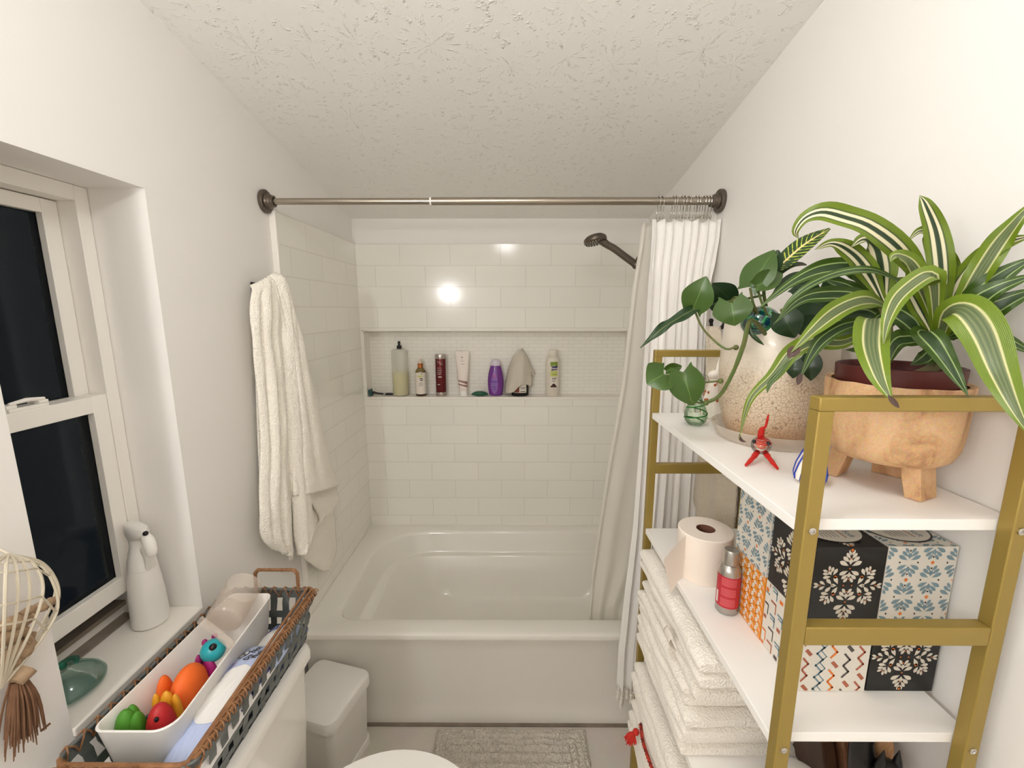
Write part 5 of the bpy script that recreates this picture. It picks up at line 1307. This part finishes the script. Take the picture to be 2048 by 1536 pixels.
# ================================================================== top shelf
ZT1 = SH[0]+.0005
CLEAR = mat('clear_saucer', S(232, 224, 214), .2, spec=.5, build=frost_nodes(.66, (.97, .95, .92)))
px_, py_ = 1.392, -1.378
mb = MB(); mb.lathe([(0, 0), (.098, 0), (.104, .002), (.1165, .026), (.1165, .029), (.1145, .029), (.102, .004), (0, .0028)], 56, (px_, py_, ZT1))
solo('plant_saucer', mb, CLEAR, 'clear plastic saucer under the crackle glazed pot', 'saucer')
CRK = mat('crackle_glaze', S(222, 208, 188), .28, coat=.2, build=crackle_nodes)
zp = ZT1+.0035
pl = thing('potted_plant', 'large cream crackle glazed pot with trailing heart leaf vine and croton', 'potted plant', (px_, py_, zp))
part('pot', MB().lathe([(0, 0), (.080, 0), (.084, .004), (.092, .025), (.103, .065), (.1085, .105), (.1095, .15), (.1075, .20), (.1050, .243), (.1035, .245), (.098, .245), (.0965, .243), (.100, .19), (.098, .18), (0, .18)], 64, (px_, py_, zp)), CRK, pl)
SOIL = mat('soil', S(46, 34, 26), .95, bump=(120, 1., .01))
part('soil', MB().lathe([(.0975, .208), (.06, .216), (.02, .220), (0, .220)], 32, (px_, py_, zp)), SOIL, pl)
LG1 = mat('leaf_heart', S(48, 92, 40), .33, spec=.5, build=heart_nodes(S(58, 84, 28), S(92, 124, 58)))
LG2 = mat('leaf_dark', S(22, 50, 26), .3, spec=.5, build=heart_nodes(S(26, 48, 22), S(50, 78, 38)))
STEM = mat('vine_stem', S(74, 106, 44), .5, var=(30, S(96, 84, 44), .4))
def toward(p): return (CO-p).normalized()
def leaf(mb, pts, wid, n=26, m=0, fold=.22, kind='strap', wave=.0, hint=None, seed=0, cols=8):
    c = spline(pts, n)
    rows = []
    for i, p in enumerate(c):
        t_ = i/(n-1); T = (c[min(i+1, n-1)]-c[max(i-1, 0)]).normalized()
        N_ = hint if hint is not None else (toward(p)*.8+V((-.25, -.2, .45)))
        sd = T.cross(N_); sd = sd.normalized() if sd.length > 1e-4 else V((1, 0, 0)); nn = sd.cross(T).normalized()
        if kind == 'strap': w = wid/2*(min(1, .40+.60*smooth(t_/.34)))*(1 if t_ < .40 else max(0, (1-((t_-.40)/.60)**1.5)))
        elif kind == 'thin': w = wid/2*math.sin(PI*max(.02, min(.985, t_)))**.7
        else: w = wid/2*(1.0*math.sin(PI*min(1, max(.0, t_))**.62)**.85 if 0 < t_ < 1 else 0)
        rows.append((p, sd, nn, w))
    def fn(u, v):
        i = min(n-1, int(round(v*(n-1)))); p, sd, nn, w = rows[i]; q = u*2-1
        base = V((0, 0, 0))
        if kind == 'heart' and v < .25:      # lobes reach back behind the stalk
            T = (c[1]-c[0]).normalized(); base = -T*wid*.26*(1-v/.25)*abs(q)**1.2*(1 if abs(q) < .98 else .9)
            w = max(w, wid*.30*(abs(q) > .05))
        return p+base+sd*q*w+nn*(abs(q)**1.5*fold*w)+nn*wave*w*math.sin(v*17+seed+q*2)*abs(q)
    mb.grid(fn, cols, n-1, m=m)
def P(px, py, Y): return at(px, py, 'y', Y)
hearts = MB()
def heart(b0, t0, Y0, Y1, w, m=0, fold=.18, hint=None):
    a, c_ = P(*b0, Y0), P(*t0, Y1); mid = a.lerp(c_, .5)+toward(a)*.004
    leaf(hearts, [a, mid, c_-toward(a)*.002], w, 20, m, fold, 'heart', hint=hint or (toward(a)*1+V((-.1, 0, .15))), cols=12)
heart((1388, 614), (1413, 552), -1.43, -1.45, .060)
heart((1462, 600), (1424, 566), -1.40, -1.41, .048, 1)
heart((1448, 612), (1412, 604), -1.38, -1.40, .040, 1)
heart((1463, 606), (1470, 652), -1.47, -1.475, .068)
heart((1500, 574), (1549, 499), -1.45, -1.44, .058)
heart((1512, 572), (1566, 547), -1.46, -1.45, .040, 0, .5)
heart((1566, 628), (1590, 676), -1.50, -1.505, .052, 1)
heart((1328, 748), (1293, 768), -1.44, -1.45, .066)
heart((1332, 742), (1364, 732), -1.43, -1.42, .022, 0, .6)
heart((1366, 744), (1386, 812), -1.455, -1.46, .066, 0, .35)
heart((1622, 712), (1622, 762), -1.503, -1.505, .036, 1)
heart((1590, 722), (1586, 757), -1.496, -1.498, .030, 1)
heart((1680, 600), (1655, 548), -1.42, -1.42, .055, 1)
heart((1600, 600), (1660, 612), -1.46, -1.47, .060, 1); heart((1640, 655), (1580, 652), -1.50, -1.50, .045, 1); heart((1700, 640), (1660, 690), -1.49, -1.50, .06, 1)
heart((1590, 570), (1640, 575), -1.44, -1.44, .05, 1)
part('vine_leaves', hearts, [LG1, LG2], pl, ang=80)
mb = MB()
def stem(pts, r): mb.tube(spline(pts, 26), r, 7)
zs_ = zp+.21
stem([V((1.34, -1.44, zs_)), P(1503, 640, -1.478), P(1487, 690, -1.485), P(1466, 745, -1.475), P(1440, 790, -1.465), P(1412, 806, -1.46)], [.0042]*14+[.0036]*12)
stem([P(1412, 806, -1.46), P(1395, 805, -1.46), P(1378, 795, -1.458), P(1366, 746, -1.455)], .0018)
stem([P(1440, 762, -1.47), P(1405, 764, -1.46), P(1378, 756, -1.45), P(1332, 750, -1.44)], .0020)
stem([P(1472, 694, -1.48), P(1448, 696, -1.47), P(1408, 660, -1.44), P(1389, 620, -1.43), P(1388, 614, -1.43)], .0021)
stem([V((1.35, -1.43, zs_)), P(1490, 600, -1.45), P(1463, 606, -1.47)], .0026); stem([V((1.36, -1.43, zs_)), P(1512, 620, -1.45), P(1500, 576, -1.45)], .0024)
stem([V((1.37, -1.43, zs_)), P(1530, 620, -1.46), P(1513, 573, -1.46)], .0022); stem([V((1.34, -1.42, zs_)), P(1480, 600, -1.41), P(1462, 600, -1.40)], .0022)
stem([V((1.41, -1.47, zs_+.03)), P(1628, 690, -1.503), P(1622, 712, -1.503)], .0014); stem([V((1.40, -1.46, zs_+.03)), P(1566, 620, -1.49), P(1566, 630, -1.50)], .0018)
for q in ((1472, 695), (1441, 762), (1412, 806)): mb.ball(P(*q, -1.476), .0052, 6)
part('vine_stems', mb, STEM, pl)
CRT = mat('croton_spotted', S(40, 70, 28), .3, build=croton_nodes); CRD = mat('croton_dark', S(38, 62, 32), .35, build=heart_nodes(S(36, 60, 32), S(150, 160, 90))); CRP = mat('croton_dry', S(78, 58, 52), .6)
mb = MB()
leaf(mb, [P(1540, 548, -1.42), P(1570, 522, -1.42), P(1610, 488, -1.42), P(1660, 457, -1.42)], .036, 26, 0, .15, 'thin')
leaf(mb, [P(1436, 606, -1.42), P(1395, 616, -1.43), P(1350, 640, -1.45), P(1318, 662, -1.46), P(1281, 696, -1.46)], .021, 40, 1, .2, 'thin', wave=.5)
leaf(mb, [P(1538, 566, -1.43), P(1548, 530, -1.43), P(1556, 500, -1.43)], .030, 20, 1, .3, 'thin')
leaf(mb, [P(1530, 575, -1.42), P(1560, 545, -1.42), P(1585, 530, -1.42), P(1613, 529, -1.42)], .014, 20, 1, .3, 'thin')
leaf(mb, [P(1590, 530, -1.42), P(1600, 528, -1.42), P(1614, 530, -1.42)], .008, 10, 2, .2, 'thin')
leaf(mb, [P(1500, 640, -1.48), P(1502, 665, -1.485), P(1515, 680, -1.49), P(1528, 690, -1.49)], .008, 18, 1, .3, 'thin')
leaf(mb, [P(1545, 590, -1.42), P(1590, 560, -1.42), P(1640, 560, -1.43)], .03, 18, 1, .3, 'thin')
part('croton_leaves', mb, [CRT, CRD, CRP], pl, ang=80)
mb = MB(); stem([V((1.38, -1.39, zs_)), P(1528, 590, -1.42), P(1540, 550, -1.42), P(1538, 520, -1.42)], .0032); stem([P(1528, 590, -1.42), P(1480, 600, -1.42), P(1436, 606, -1.42)], .0024); part('croton_stem', mb, STEM, pl)
gb = P(1521, 640, -1.425)
t = thing('watering_globe', 'swirled green and blue glass watering globe in the crackle pot', 'globe', gb)
SWG = mat('swirl_glass', S(14, 80, 60), .03, coat=1., build=swirl_nodes)
part('globe', MB().ball(gb+V((0, 0, -.004)), (.036, .036, .032), 18), SWG, t); part('spike', MB().tube([gb+V((0, 0, -.028)), gb+V((.004, .005, -.075))], [.012, .006], 12), SWG, t)
# ------------------------------------------------------------------ wooden pot with dracaena
wx, wy = 1.420, -1.634
PALE = mat('pale_wood', S(222, 184, 140), .6, build=wood_nodes(S(210, 172, 130), S(198, 157, 114), S(152, 108, 74), 1.4))
wp = thing('wooden_planter', 'round pale wood planter bowl on three block legs', 'planter', (wx, wy, ZT1))
zb_ = .047
pr = [(0, zb_), (.050, zb_), (.066, zb_+.004), (.077, zb_+.013), (.083, zb_+.028), (.0855, zb_+.05), (.0875, zb_+.120), (.0865, zb_+.1225), (.0795, zb_+.121), (.0785, zb_+.11), (.074, zb_+.03), (.05, zb_+.012), (0, zb_+.010)]
mb = MB(); mb.lathe(pr, 64, (wx, wy, ZT1))
for i, q in enumerate(mb.v):
    if q.z > ZT1+zb_+.115: q.z += .0022*nz((math.atan2(q.y-wy, q.x-wx)*3, 1, 1))
part('bowl', mb, PALE, wp, ang=45)
for a_ in (-62, 118+8, 28): pass
for lx, ly in ((1.441, -1.682), (1.386, -1.584), (1.474, -1.590)):
    d_ = V((lx-wx, ly-wy, 0)).normalized(); s_ = V((-d_.y, d_.x, 0)); c0 = V((lx, ly, ZT1)); mb = MB()
    lo_ = [c0+d_*(a*.010)+s_*(b2*.0225) for a, b2 in ((-1, -1), (1, -1), (1, 1), (-1, 1))]; hi_ = [c0-d_*.010+V((0, 0, zb_+.0035))+d_*(a*.013)+s_*(b2*.0215) for a, b2 in ((-1, -1), (1, -1), (1, 1), (-1, 1))]
    mb.loops([lo_, hi_], cap0=True, cap1=True); part('leg', mb, PALE, wp, bevel=.0015)
dr = thing('potted_dracaena', 'striped corn plant dracaena in a maroon pot inside the wooden planter', 'potted plant', (wx, wy, ZT1+.062))
MRN = mat('maroon_pot', S(78, 24, 20), .4)
z1_ = ZT1+.062
part('nursery_pot', MB().lathe([(0, 0), (.058, 0), (.062, .004), (.072, .105), (.0755, .106), (.0765, .130), (.0745, .131), (.072, .128), (.070, .10), (0, .10)], 48, (wx, wy, z1_)), MRN, dr, label='maroon plastic nursery pot')
part('soil', MB().lathe([(.0705, .108), (.03, .113), (0, .114)], 28, (wx, wy, z1_)), SOIL, dr)
LSA = mat('leaf_stripe_lime', S(110, 160, 50), .3, spec=.5, build=stripe_leaf(S(98, 120, 22), S(112, 122, 80), S(196, 194, 142), S(74, 92, 56)))
LSB = mat('leaf_stripe_white', S(110, 160, 50), .35, spec=.4, build=stripe_leaf(S(96, 116, 24), S(50, 72, 34), S(218, 210, 176), S(40, 60, 32), True))
LSC = mat('leaf_stripe_dark', S(60, 100, 40), .3, spec=.5, build=stripe_leaf(S(54, 78, 20), S(52, 72, 34), S(152, 172, 110), S(40, 66, 34)))
lv = MB()
def lf(pts, w, m, fold=.2, wave=.16, seed=None, kind='strap', hint=None):
    seed = len(lv.v)*.37 if seed is None else seed
    leaf(lv, [P(*q) for q in pts], w*.80, 34, m, fold, kind, wave, hint, seed)
A_ = -1.665
# crown by the wall
lf([(1880, 668, A_), (1884, 560, A_-.005), (1873, 470, A_), (1852, 412, A_+.005), (1839, 390, A_+.01)], .036, 1, .25)
lf([(1884, 664, -1.66), (1894, 580, -1.655), (1893, 520, -1.65), (1886, 482, -1.645)], .042, 0, .2)
lf([(1888, 660, -1.67), (1915, 585, -1.68), (1965, 520, -1.70), (2015, 486, -1.72), (2070, 470, -1.73)], .038, 1, .25)
lf([(1900, 640, -1.68), (1950, 560, -1.70), (1995, 490, -1.715), (2035, 440, -1.73), (2075, 395, -1.74)], .036, 0, .25)
lf([(1893, 668, -1.68), (1945, 610, -1.70), (2000, 555, -1.72), (2075, 510, -1.74)], .046, 2, .2)
lf([(1898, 674, -1.69), (1950, 635, -1.71), (2010, 605, -1.73), (2080, 575, -1.745)], .048, 2, .2)
lf([(1895, 672, -1.69), (1940, 618, -1.71), (1990, 580, -1.73), (2080, 545, -1.75)], .040, 2, .3)
lf([(1872, 655, A_), (1845, 565, -1.67), (1805, 505, -1.675), (1745, 455, -1.68), (1690, 434, -1.675), (1645, 424, -1.665), (1610, 436, -1.655), (1591, 462, -1.65), (1598, 478, -1.645)], .040, 1, .2, seed=2)
lf([(1868, 650, -1.67), (1850, 585, -1.68), (1822, 528, -1.69), (1792, 512, -1.70), (1780, 524, -1.70)], .032, 0, .25)
lf([(1874, 650, -1.65), (1872, 530, -1.65), (1858, 472, -1.65), (1838, 463, -1.65), (1815, 484, -1.65)], .024, 1, .3)
lf([(1872, 668, -1.68), (1868, 570, -1.70), (1852, 552, -1.715), (1800, 590, -1.735), (1775, 640, -1.75), (1766, 694, -1.755)], .036, 0, .2)
lf([(1880, 672, -1.69), (1898, 626, -1.72), (1930, 622, -1.745), (1968, 670, -1.775), (1998, 745, -1.805), (2030, 815, -1.825), (2066, 880, -1.84)], .056, 0, .16, .06)
lf([(1866, 672, -1.69), (1848, 664, -1.71), (1872, 690, -1.735), (1905, 740, -1.76), (1938, 795, -1.785)], .036, 2, .25)
lf([(1895, 676, -1.69), (1950, 660, -1.72), (2010, 680, -1.745), (2075, 712, -1.755)], .030, 2, .3)
lf([(1866, 668, -1.67), (1840, 610, -1.66), (1815, 570, -1.655), (1790, 555, -1.65)], .034, 1, .3)
# left crown
B_ = -1.625
lf([(1752, 640, -1.65), (1746, 640, -1.70), (1743, 690, -1.745), (1758, 752, -1.785), (1786, 806, -1.805)], .048, 0, .18, .10)
lf([(1772, 612, B_), (1735, 600, -1.64), (1680, 618, -1.655), (1625, 662, -1.665), (1581, 706, -1.67)], .042, 0, .18)
lf([(1768, 612, B_), (1764, 550, -1.62), (1752, 498, -1.62), (1728, 480, -1.625), (1702, 494, -1.635)], .050, 1, .2)
lf([(1766, 604, B_), (1738, 548, -1.62), (1705, 508, -1.62), (1665, 488, -1.62), (1628, 500, -1.62)], .038, 1, .2)
lf([(1800, 562, -1.665), (1745, 541, -1.67), (1682, 546, -1.675), (1625, 568, -1.675), (1580, 602, -1.67), (1553, 644, -1.66)], .016, 2, .3)
lf([(1766, 612, B_), (1720, 545, -1.61), (1660, 536, -1.60), (1590, 562, -1.60), (1515, 618, -1.60)], .040, 2, .25)
lf([(1766, 620, B_), (1715, 595, -1.61), (1655, 590, -1.60), (1600, 602, -1.59), (1545, 650, -1.58)], .036, 2, .25)
lf([(1768, 640, B_), (1700, 650, -1.65), (1650, 676, -1.66), (1622, 712, -1.66), (1600, 758, -1.66)], .028, 2, .25)
lf([(1768, 644, B_), (1690, 684, -1.64), (1630, 684, -1.64), (1585, 705, -1.64), (1548, 750, -1.64), (1500, 800, -1.63), (1478, 880, -1.62)], .034, 0, .25)
lf([(1585, 716, -1.66), (1560, 745, -1.66), (1540, 768, -1.66), (1534, 786, -1.66)], .009, 2, .3, kind='thin')
lf([(1770, 644, B_), (1720, 628, -1.60), (1660, 640, -1.58), (1610, 668, -1.57)], .045, 2, .2)
lf([(1790, 650, -1.60), (1745, 615, -1.59), (1690, 575, -1.58), (1650, 560, -1.57)], .045, 2, .2)
lf([(1850, 680, -1.65), (1815, 640, -1.64), (1780, 625, -1.63), (1735, 650, -1.63)], .040, 2, .2)
lf([(1866, 676, -1.66), (1830, 600, -1.63), (1800, 575, -1.61), (1770, 590, -1.60)], .042, 2, .2)
lf([(1856, 690, -1.66), (1820, 680, -1.68), (1790, 690, -1.69), (1770, 740, -1.69)], .040, 2, .3)
lf([(1880, 690, -1.66), (1850, 720, -1.68), (1820, 730, -1.69)], .030, 2, .3)
lf([(1770, 650, B_), (1760, 690, -1.62), (1730, 700, -1.62), (1690, 700, -1.62)], .032, 2, .3)
part('leaves', lv, [LSA, LSB, LSC], dr, ang=80)
dry = MB(); leaf(dry, [P(1597, 692, -1.668), P(1588, 703, -1.669), P(1577, 716, -1.669)], .016, 10, 0, .4, 'thin'); leaf(dry, [P(1776, 790, -1.804), P(1786, 803, -1.806), P(1798, 816, -1.806)], .006, 8, 0, .3, 'thin'); leaf(dry, [P(1601, 746, -1.661), P(1599, 758, -1.661), P(1596, 770, -1.661)], .008, 8, 0, .3, 'thin'); leaf(dry, [P(1479, 868, -1.621), P(1482, 880, -1.62), P(1492, 884, -1.62)], .005, 8, 0, .3, 'thin')
part('dry_tips', dry, CRP, dr, ang=80, label='brown dried leaf tips')
CANE = mat('cane', S(92, 98, 60), .7, var=(60, S(120, 100, 70), .3))
mb = MB(); stem([V((wx+.006, wy-.012, z1_+.110)), P(1872, 730, -1.655), P(1879, 665, A_)], .0085); stem([V((wx-.02, wy+.006, z1_+.110)), P(1772, 690, -1.63), P(1769, 615, B_)], .0085)
part('canes', mb, CANE, dr)
# ------------------------------------------------------------------ small glass figures
def clearglass(n, c, ior=1.4): return mat(n, c, .03, build=glass_nodes((.985, .99, .985), (.80, .82, .81), .8))
CG = clearglass('clear_glass', S(244, 248, 244), 1.3)
gx, gy = 1.276, -1.272
t = thing('glass_bird', 'clear glass drop figurine with green swirls on the top shelf corner', 'figurine', (gx, gy, ZT1))
part('body', MB().lathe([(0, 0), (.016, .001), (.024, .010), (.0265, .022), (.024, .036), (.018, .052), (.012, .064), (.0075, .076), (.005, .090)], 32, (gx, gy, ZT1)), mat('green_tint_glass', S(190, 225, 180), .03, build=glass_nodes((.90, .97, .88), (.45, .68, .42), .7)), t)
part('neck', MB().tube(spline([V((gx, gy, ZT1+.086)), V((gx+.002, gy, ZT1+.105)), V((gx+.008, gy, ZT1+.118)), V((gx+.018, gy, ZT1+.119)), V((gx+.023, gy, ZT1+.106))], 18), [.0058]*6+[.0045]*6+[.003]*6, 10), CG, t)
mb = MB(); pts = []
for k in range(70):
    f = k/69; a_ = f*2*PI*2.6; z = lerp(.006, .070, f)
    r = 0
    pr_ = [(0, 0), (.016, .001), (.024, .010), (.0265, .022), (.024, .036), (.018, .052), (.012, .064), (.0075, .076)]
    for (ra, z0), (rb, z1) in zip(pr_, pr_[1:]):
        if z0 <= z <= z1: r = lerp(ra, rb, (z-z0)/(z1-z0))
    pts.append(V((gx+(r+.0004)*math.cos(a_), gy+(r+.0004)*math.sin(a_), ZT1+z)))
mb.tube(pts, .0016, 6); part('swirl', mb, mat('green_thread', S(30, 110, 34), .2), t)
gx, gy = 1.352, -1.200
t = thing('spotted_figurine', 'white figurine with orange brown spots behind the glass drop', 'figurine', (gx, gy, ZT1))
SPW = mat('ceramic_white', S(240, 232, 222), .2); SPO = mat('spot_brown', S(176, 96, 44), .4)
bd = [(0, 0), (.026, 0), (.030, .004), (.029, .03), (.024, .06), (.017, .085), (.013, .10), (.012, .104), (0, .106)]
part('body', MB().lathe(bd, 28, (gx, gy, ZT1)), SPW, t)
mb = MB(); mb.ball((gx-.004, gy-.004, ZT1+.112), (.019, .013, .012), 12); mb.lathe([(.008, 0), (.0065, .018), (.001, .040)], 12, (gx+.006, gy, ZT1+.118)); part('head', mb, SPW, t)
mb = MB(); rw = random.Random(2)
for k in range(30):
    z = rw.uniform(.008, .096); a_ = rw.uniform(PI*.7, 2.1*PI); r = .03
    for (ra, z0), (rb, z1) in zip(bd[2:], bd[3:]):
        if z0 <= z <= z1: r = lerp(ra, rb, (z-z0)/max(1e-6, z1-z0))
    mb.ball((gx+r*math.cos(a_), gy+r*math.sin(a_), ZT1+z), (.0032, .0032, .0038), 5)
part('spots', mb, SPO, t)
fx, fy = 1.287, -1.530; fc = V((fx, fy, ZT1+.031))
t = thing('glass_fish', 'small clear and red glass fish figurine with black eyes', 'figurine', (fx, fy, ZT1))
RG = mat('red_glass', S(206, 44, 40), .05, build=frost_nodes(.35, (.9, .35, .3)))
part('body', MB().ball(fc, (.0165, .0175, .0165), 16), CG, t)
part('inner_body', MB().ball(fc+V((.003, .004, -.001)), (.008, .009, .008), 12), mat('coral_glass', S(236, 140, 110), .1, build=frost_nodes(.3, (.95, .7, .6))), t)
mb = MB()
for k in range(6):
    a_ = lerp(.35, 1.3, k/5); r = .0172
    mb.tube([fc+V((r*math.cos(b2)*math.cos(a_), r*math.cos(a_)*math.sin(b2)*1.05, r*math.sin(a_))) for b2 in [lerp(-2.9, -.4, q/12) for q in range(13)]], .0009, 5)
part('stripes', mb, RG, t)
cd = (CO-fc).normalized(); cs = cd.cross(V((0, 0, 1))).normalized()*-1
mb = MB()
for s_ in (-1, 1): mb.ball(fc+cd*.0125+cs*s_*.0112*1.0+V((0, 0, .005)), .0034, 8)
part('eyes', mb, BLK, t)
lfx, rfx = at(1491, 931, 'z', ZT1+.0022), at(1556, 938, 'z', ZT1+.0022)
part('fin', MB().tube(spline([fc+V((-.006, -.002, -.012)), fc.lerp(lfx, .6)+V((0, 0, -.004)), lfx], 12), [.005]*4+[.004]*4+[.0035, .003, .0026, .002], 8), RG, t)
part('fin', MB().tube(spline([fc+V((.006, -.004, -.012)), fc.lerp(rfx, .6)+V((0, 0, -.002)), rfx], 12), [.005]*4+[.004]*4+[.0035, .003, .0026, .002], 8), RG, t)
tt_ = at(1537, 829, 'y', fy)
part('tail', MB().tube(spline([fc+V((0, .004, .012)), fc+V((.001, .003, .03)), fc.lerp(tt_, .62), tt_], 16), [.008, .0088, .009, .009, .0085, .0075, .006, .0048, .0042, .0038, .0036, .0036, .0036, .0034, .003, .0016], 10, flat=.6), RG, t)
bx_, by_ = 1.312, -1.628
t = thing('striped_figurine', 'white glass figurine with blue stripes half hidden by the front gold post', 'figurine', (bx_, by_, ZT1))
bd = [(0, .0), (.014, .0005), (.021, .006), (.0225, .016), (.020, .032), (.014, .050), (.007, .062), (0, .066)]
part('body', MB().lathe(bd, 28, (bx_, by_, ZT1)), SPW, t)
mb = MB()
for k in range(11):
    a_ = 2*PI*k/11; mb.tube([V((bx_+(r+.0003)*math.cos(a_+z*9), by_+(r+.0003)*math.sin(a_+z*9), ZT1+z)) for r, z in bd[2:-1]], .0016, 5)
part('stripes', mb, mat('stripe_blue', S(28, 56, 150), .3), t)
# ================================================================== light, camera
def point(name, loc, watts, col, r):
    l = bpy.data.lights.new(name, 'POINT'); l.energy = watts; l.color = col; l.shadow_soft_size = r
    o = bpy.data.objects.new(name, l); C.objects.link(o); o.location = loc; return o
WARM = (.995, 1, 1.0)
point('ceiling_lamp', (.76, -1.95, 2.27), 9.0, WARM, .085)
for y in (-2.55, -2.80, -3.05): point('vanity_lamp', (.085, y, 1.82), 8.0, WARM, .05)
w = bpy.data.worlds.new('night'); sc.world = w; w.use_nodes = True
w.node_tree.nodes['Background'].inputs[0].default_value = (.008, .010, .014, 1); w.node_tree.nodes['Background'].inputs[1].default_value = .8
cam = bpy.data.cameras.new('camera'); co = bpy.data.objects.new('camera', cam); C.objects.link(co)
cam.sensor_width = 36; cam.lens = CF/2048*36; cam.clip_start = .02
M = Matrix.Identity(4)
for i in range(3): M[i][0], M[i][1], M[i][2], M[i][3] = _r[i], _u[i], -_f[i], CO[i]
co.matrix_world = M
sc.camera = co
sc.view_settings.view_transform = 'Standard'; sc.view_settings.look = 'None'; sc.view_settings.gamma = 1; sc.view_settings.use_curve_mapping = False
sc.view_settings.exposure = -.09
sc.cycles.diffuse_bounces = 8; sc.cycles.glossy_bounces = 3; sc.cycles.max_bounces = 11; sc.cycles.transparent_max_bounces = 12; sc.cycles.transmission_bounces = 6; sc.cycles.use_adaptive_sampling = True; sc.cycles.adaptive_threshold = .1
sc.cycles.caustics_reflective = False; sc.cycles.caustics_refractive = False; sc.cycles.sample_clamp_indirect = 4
sc.cycles.use_denoising = True
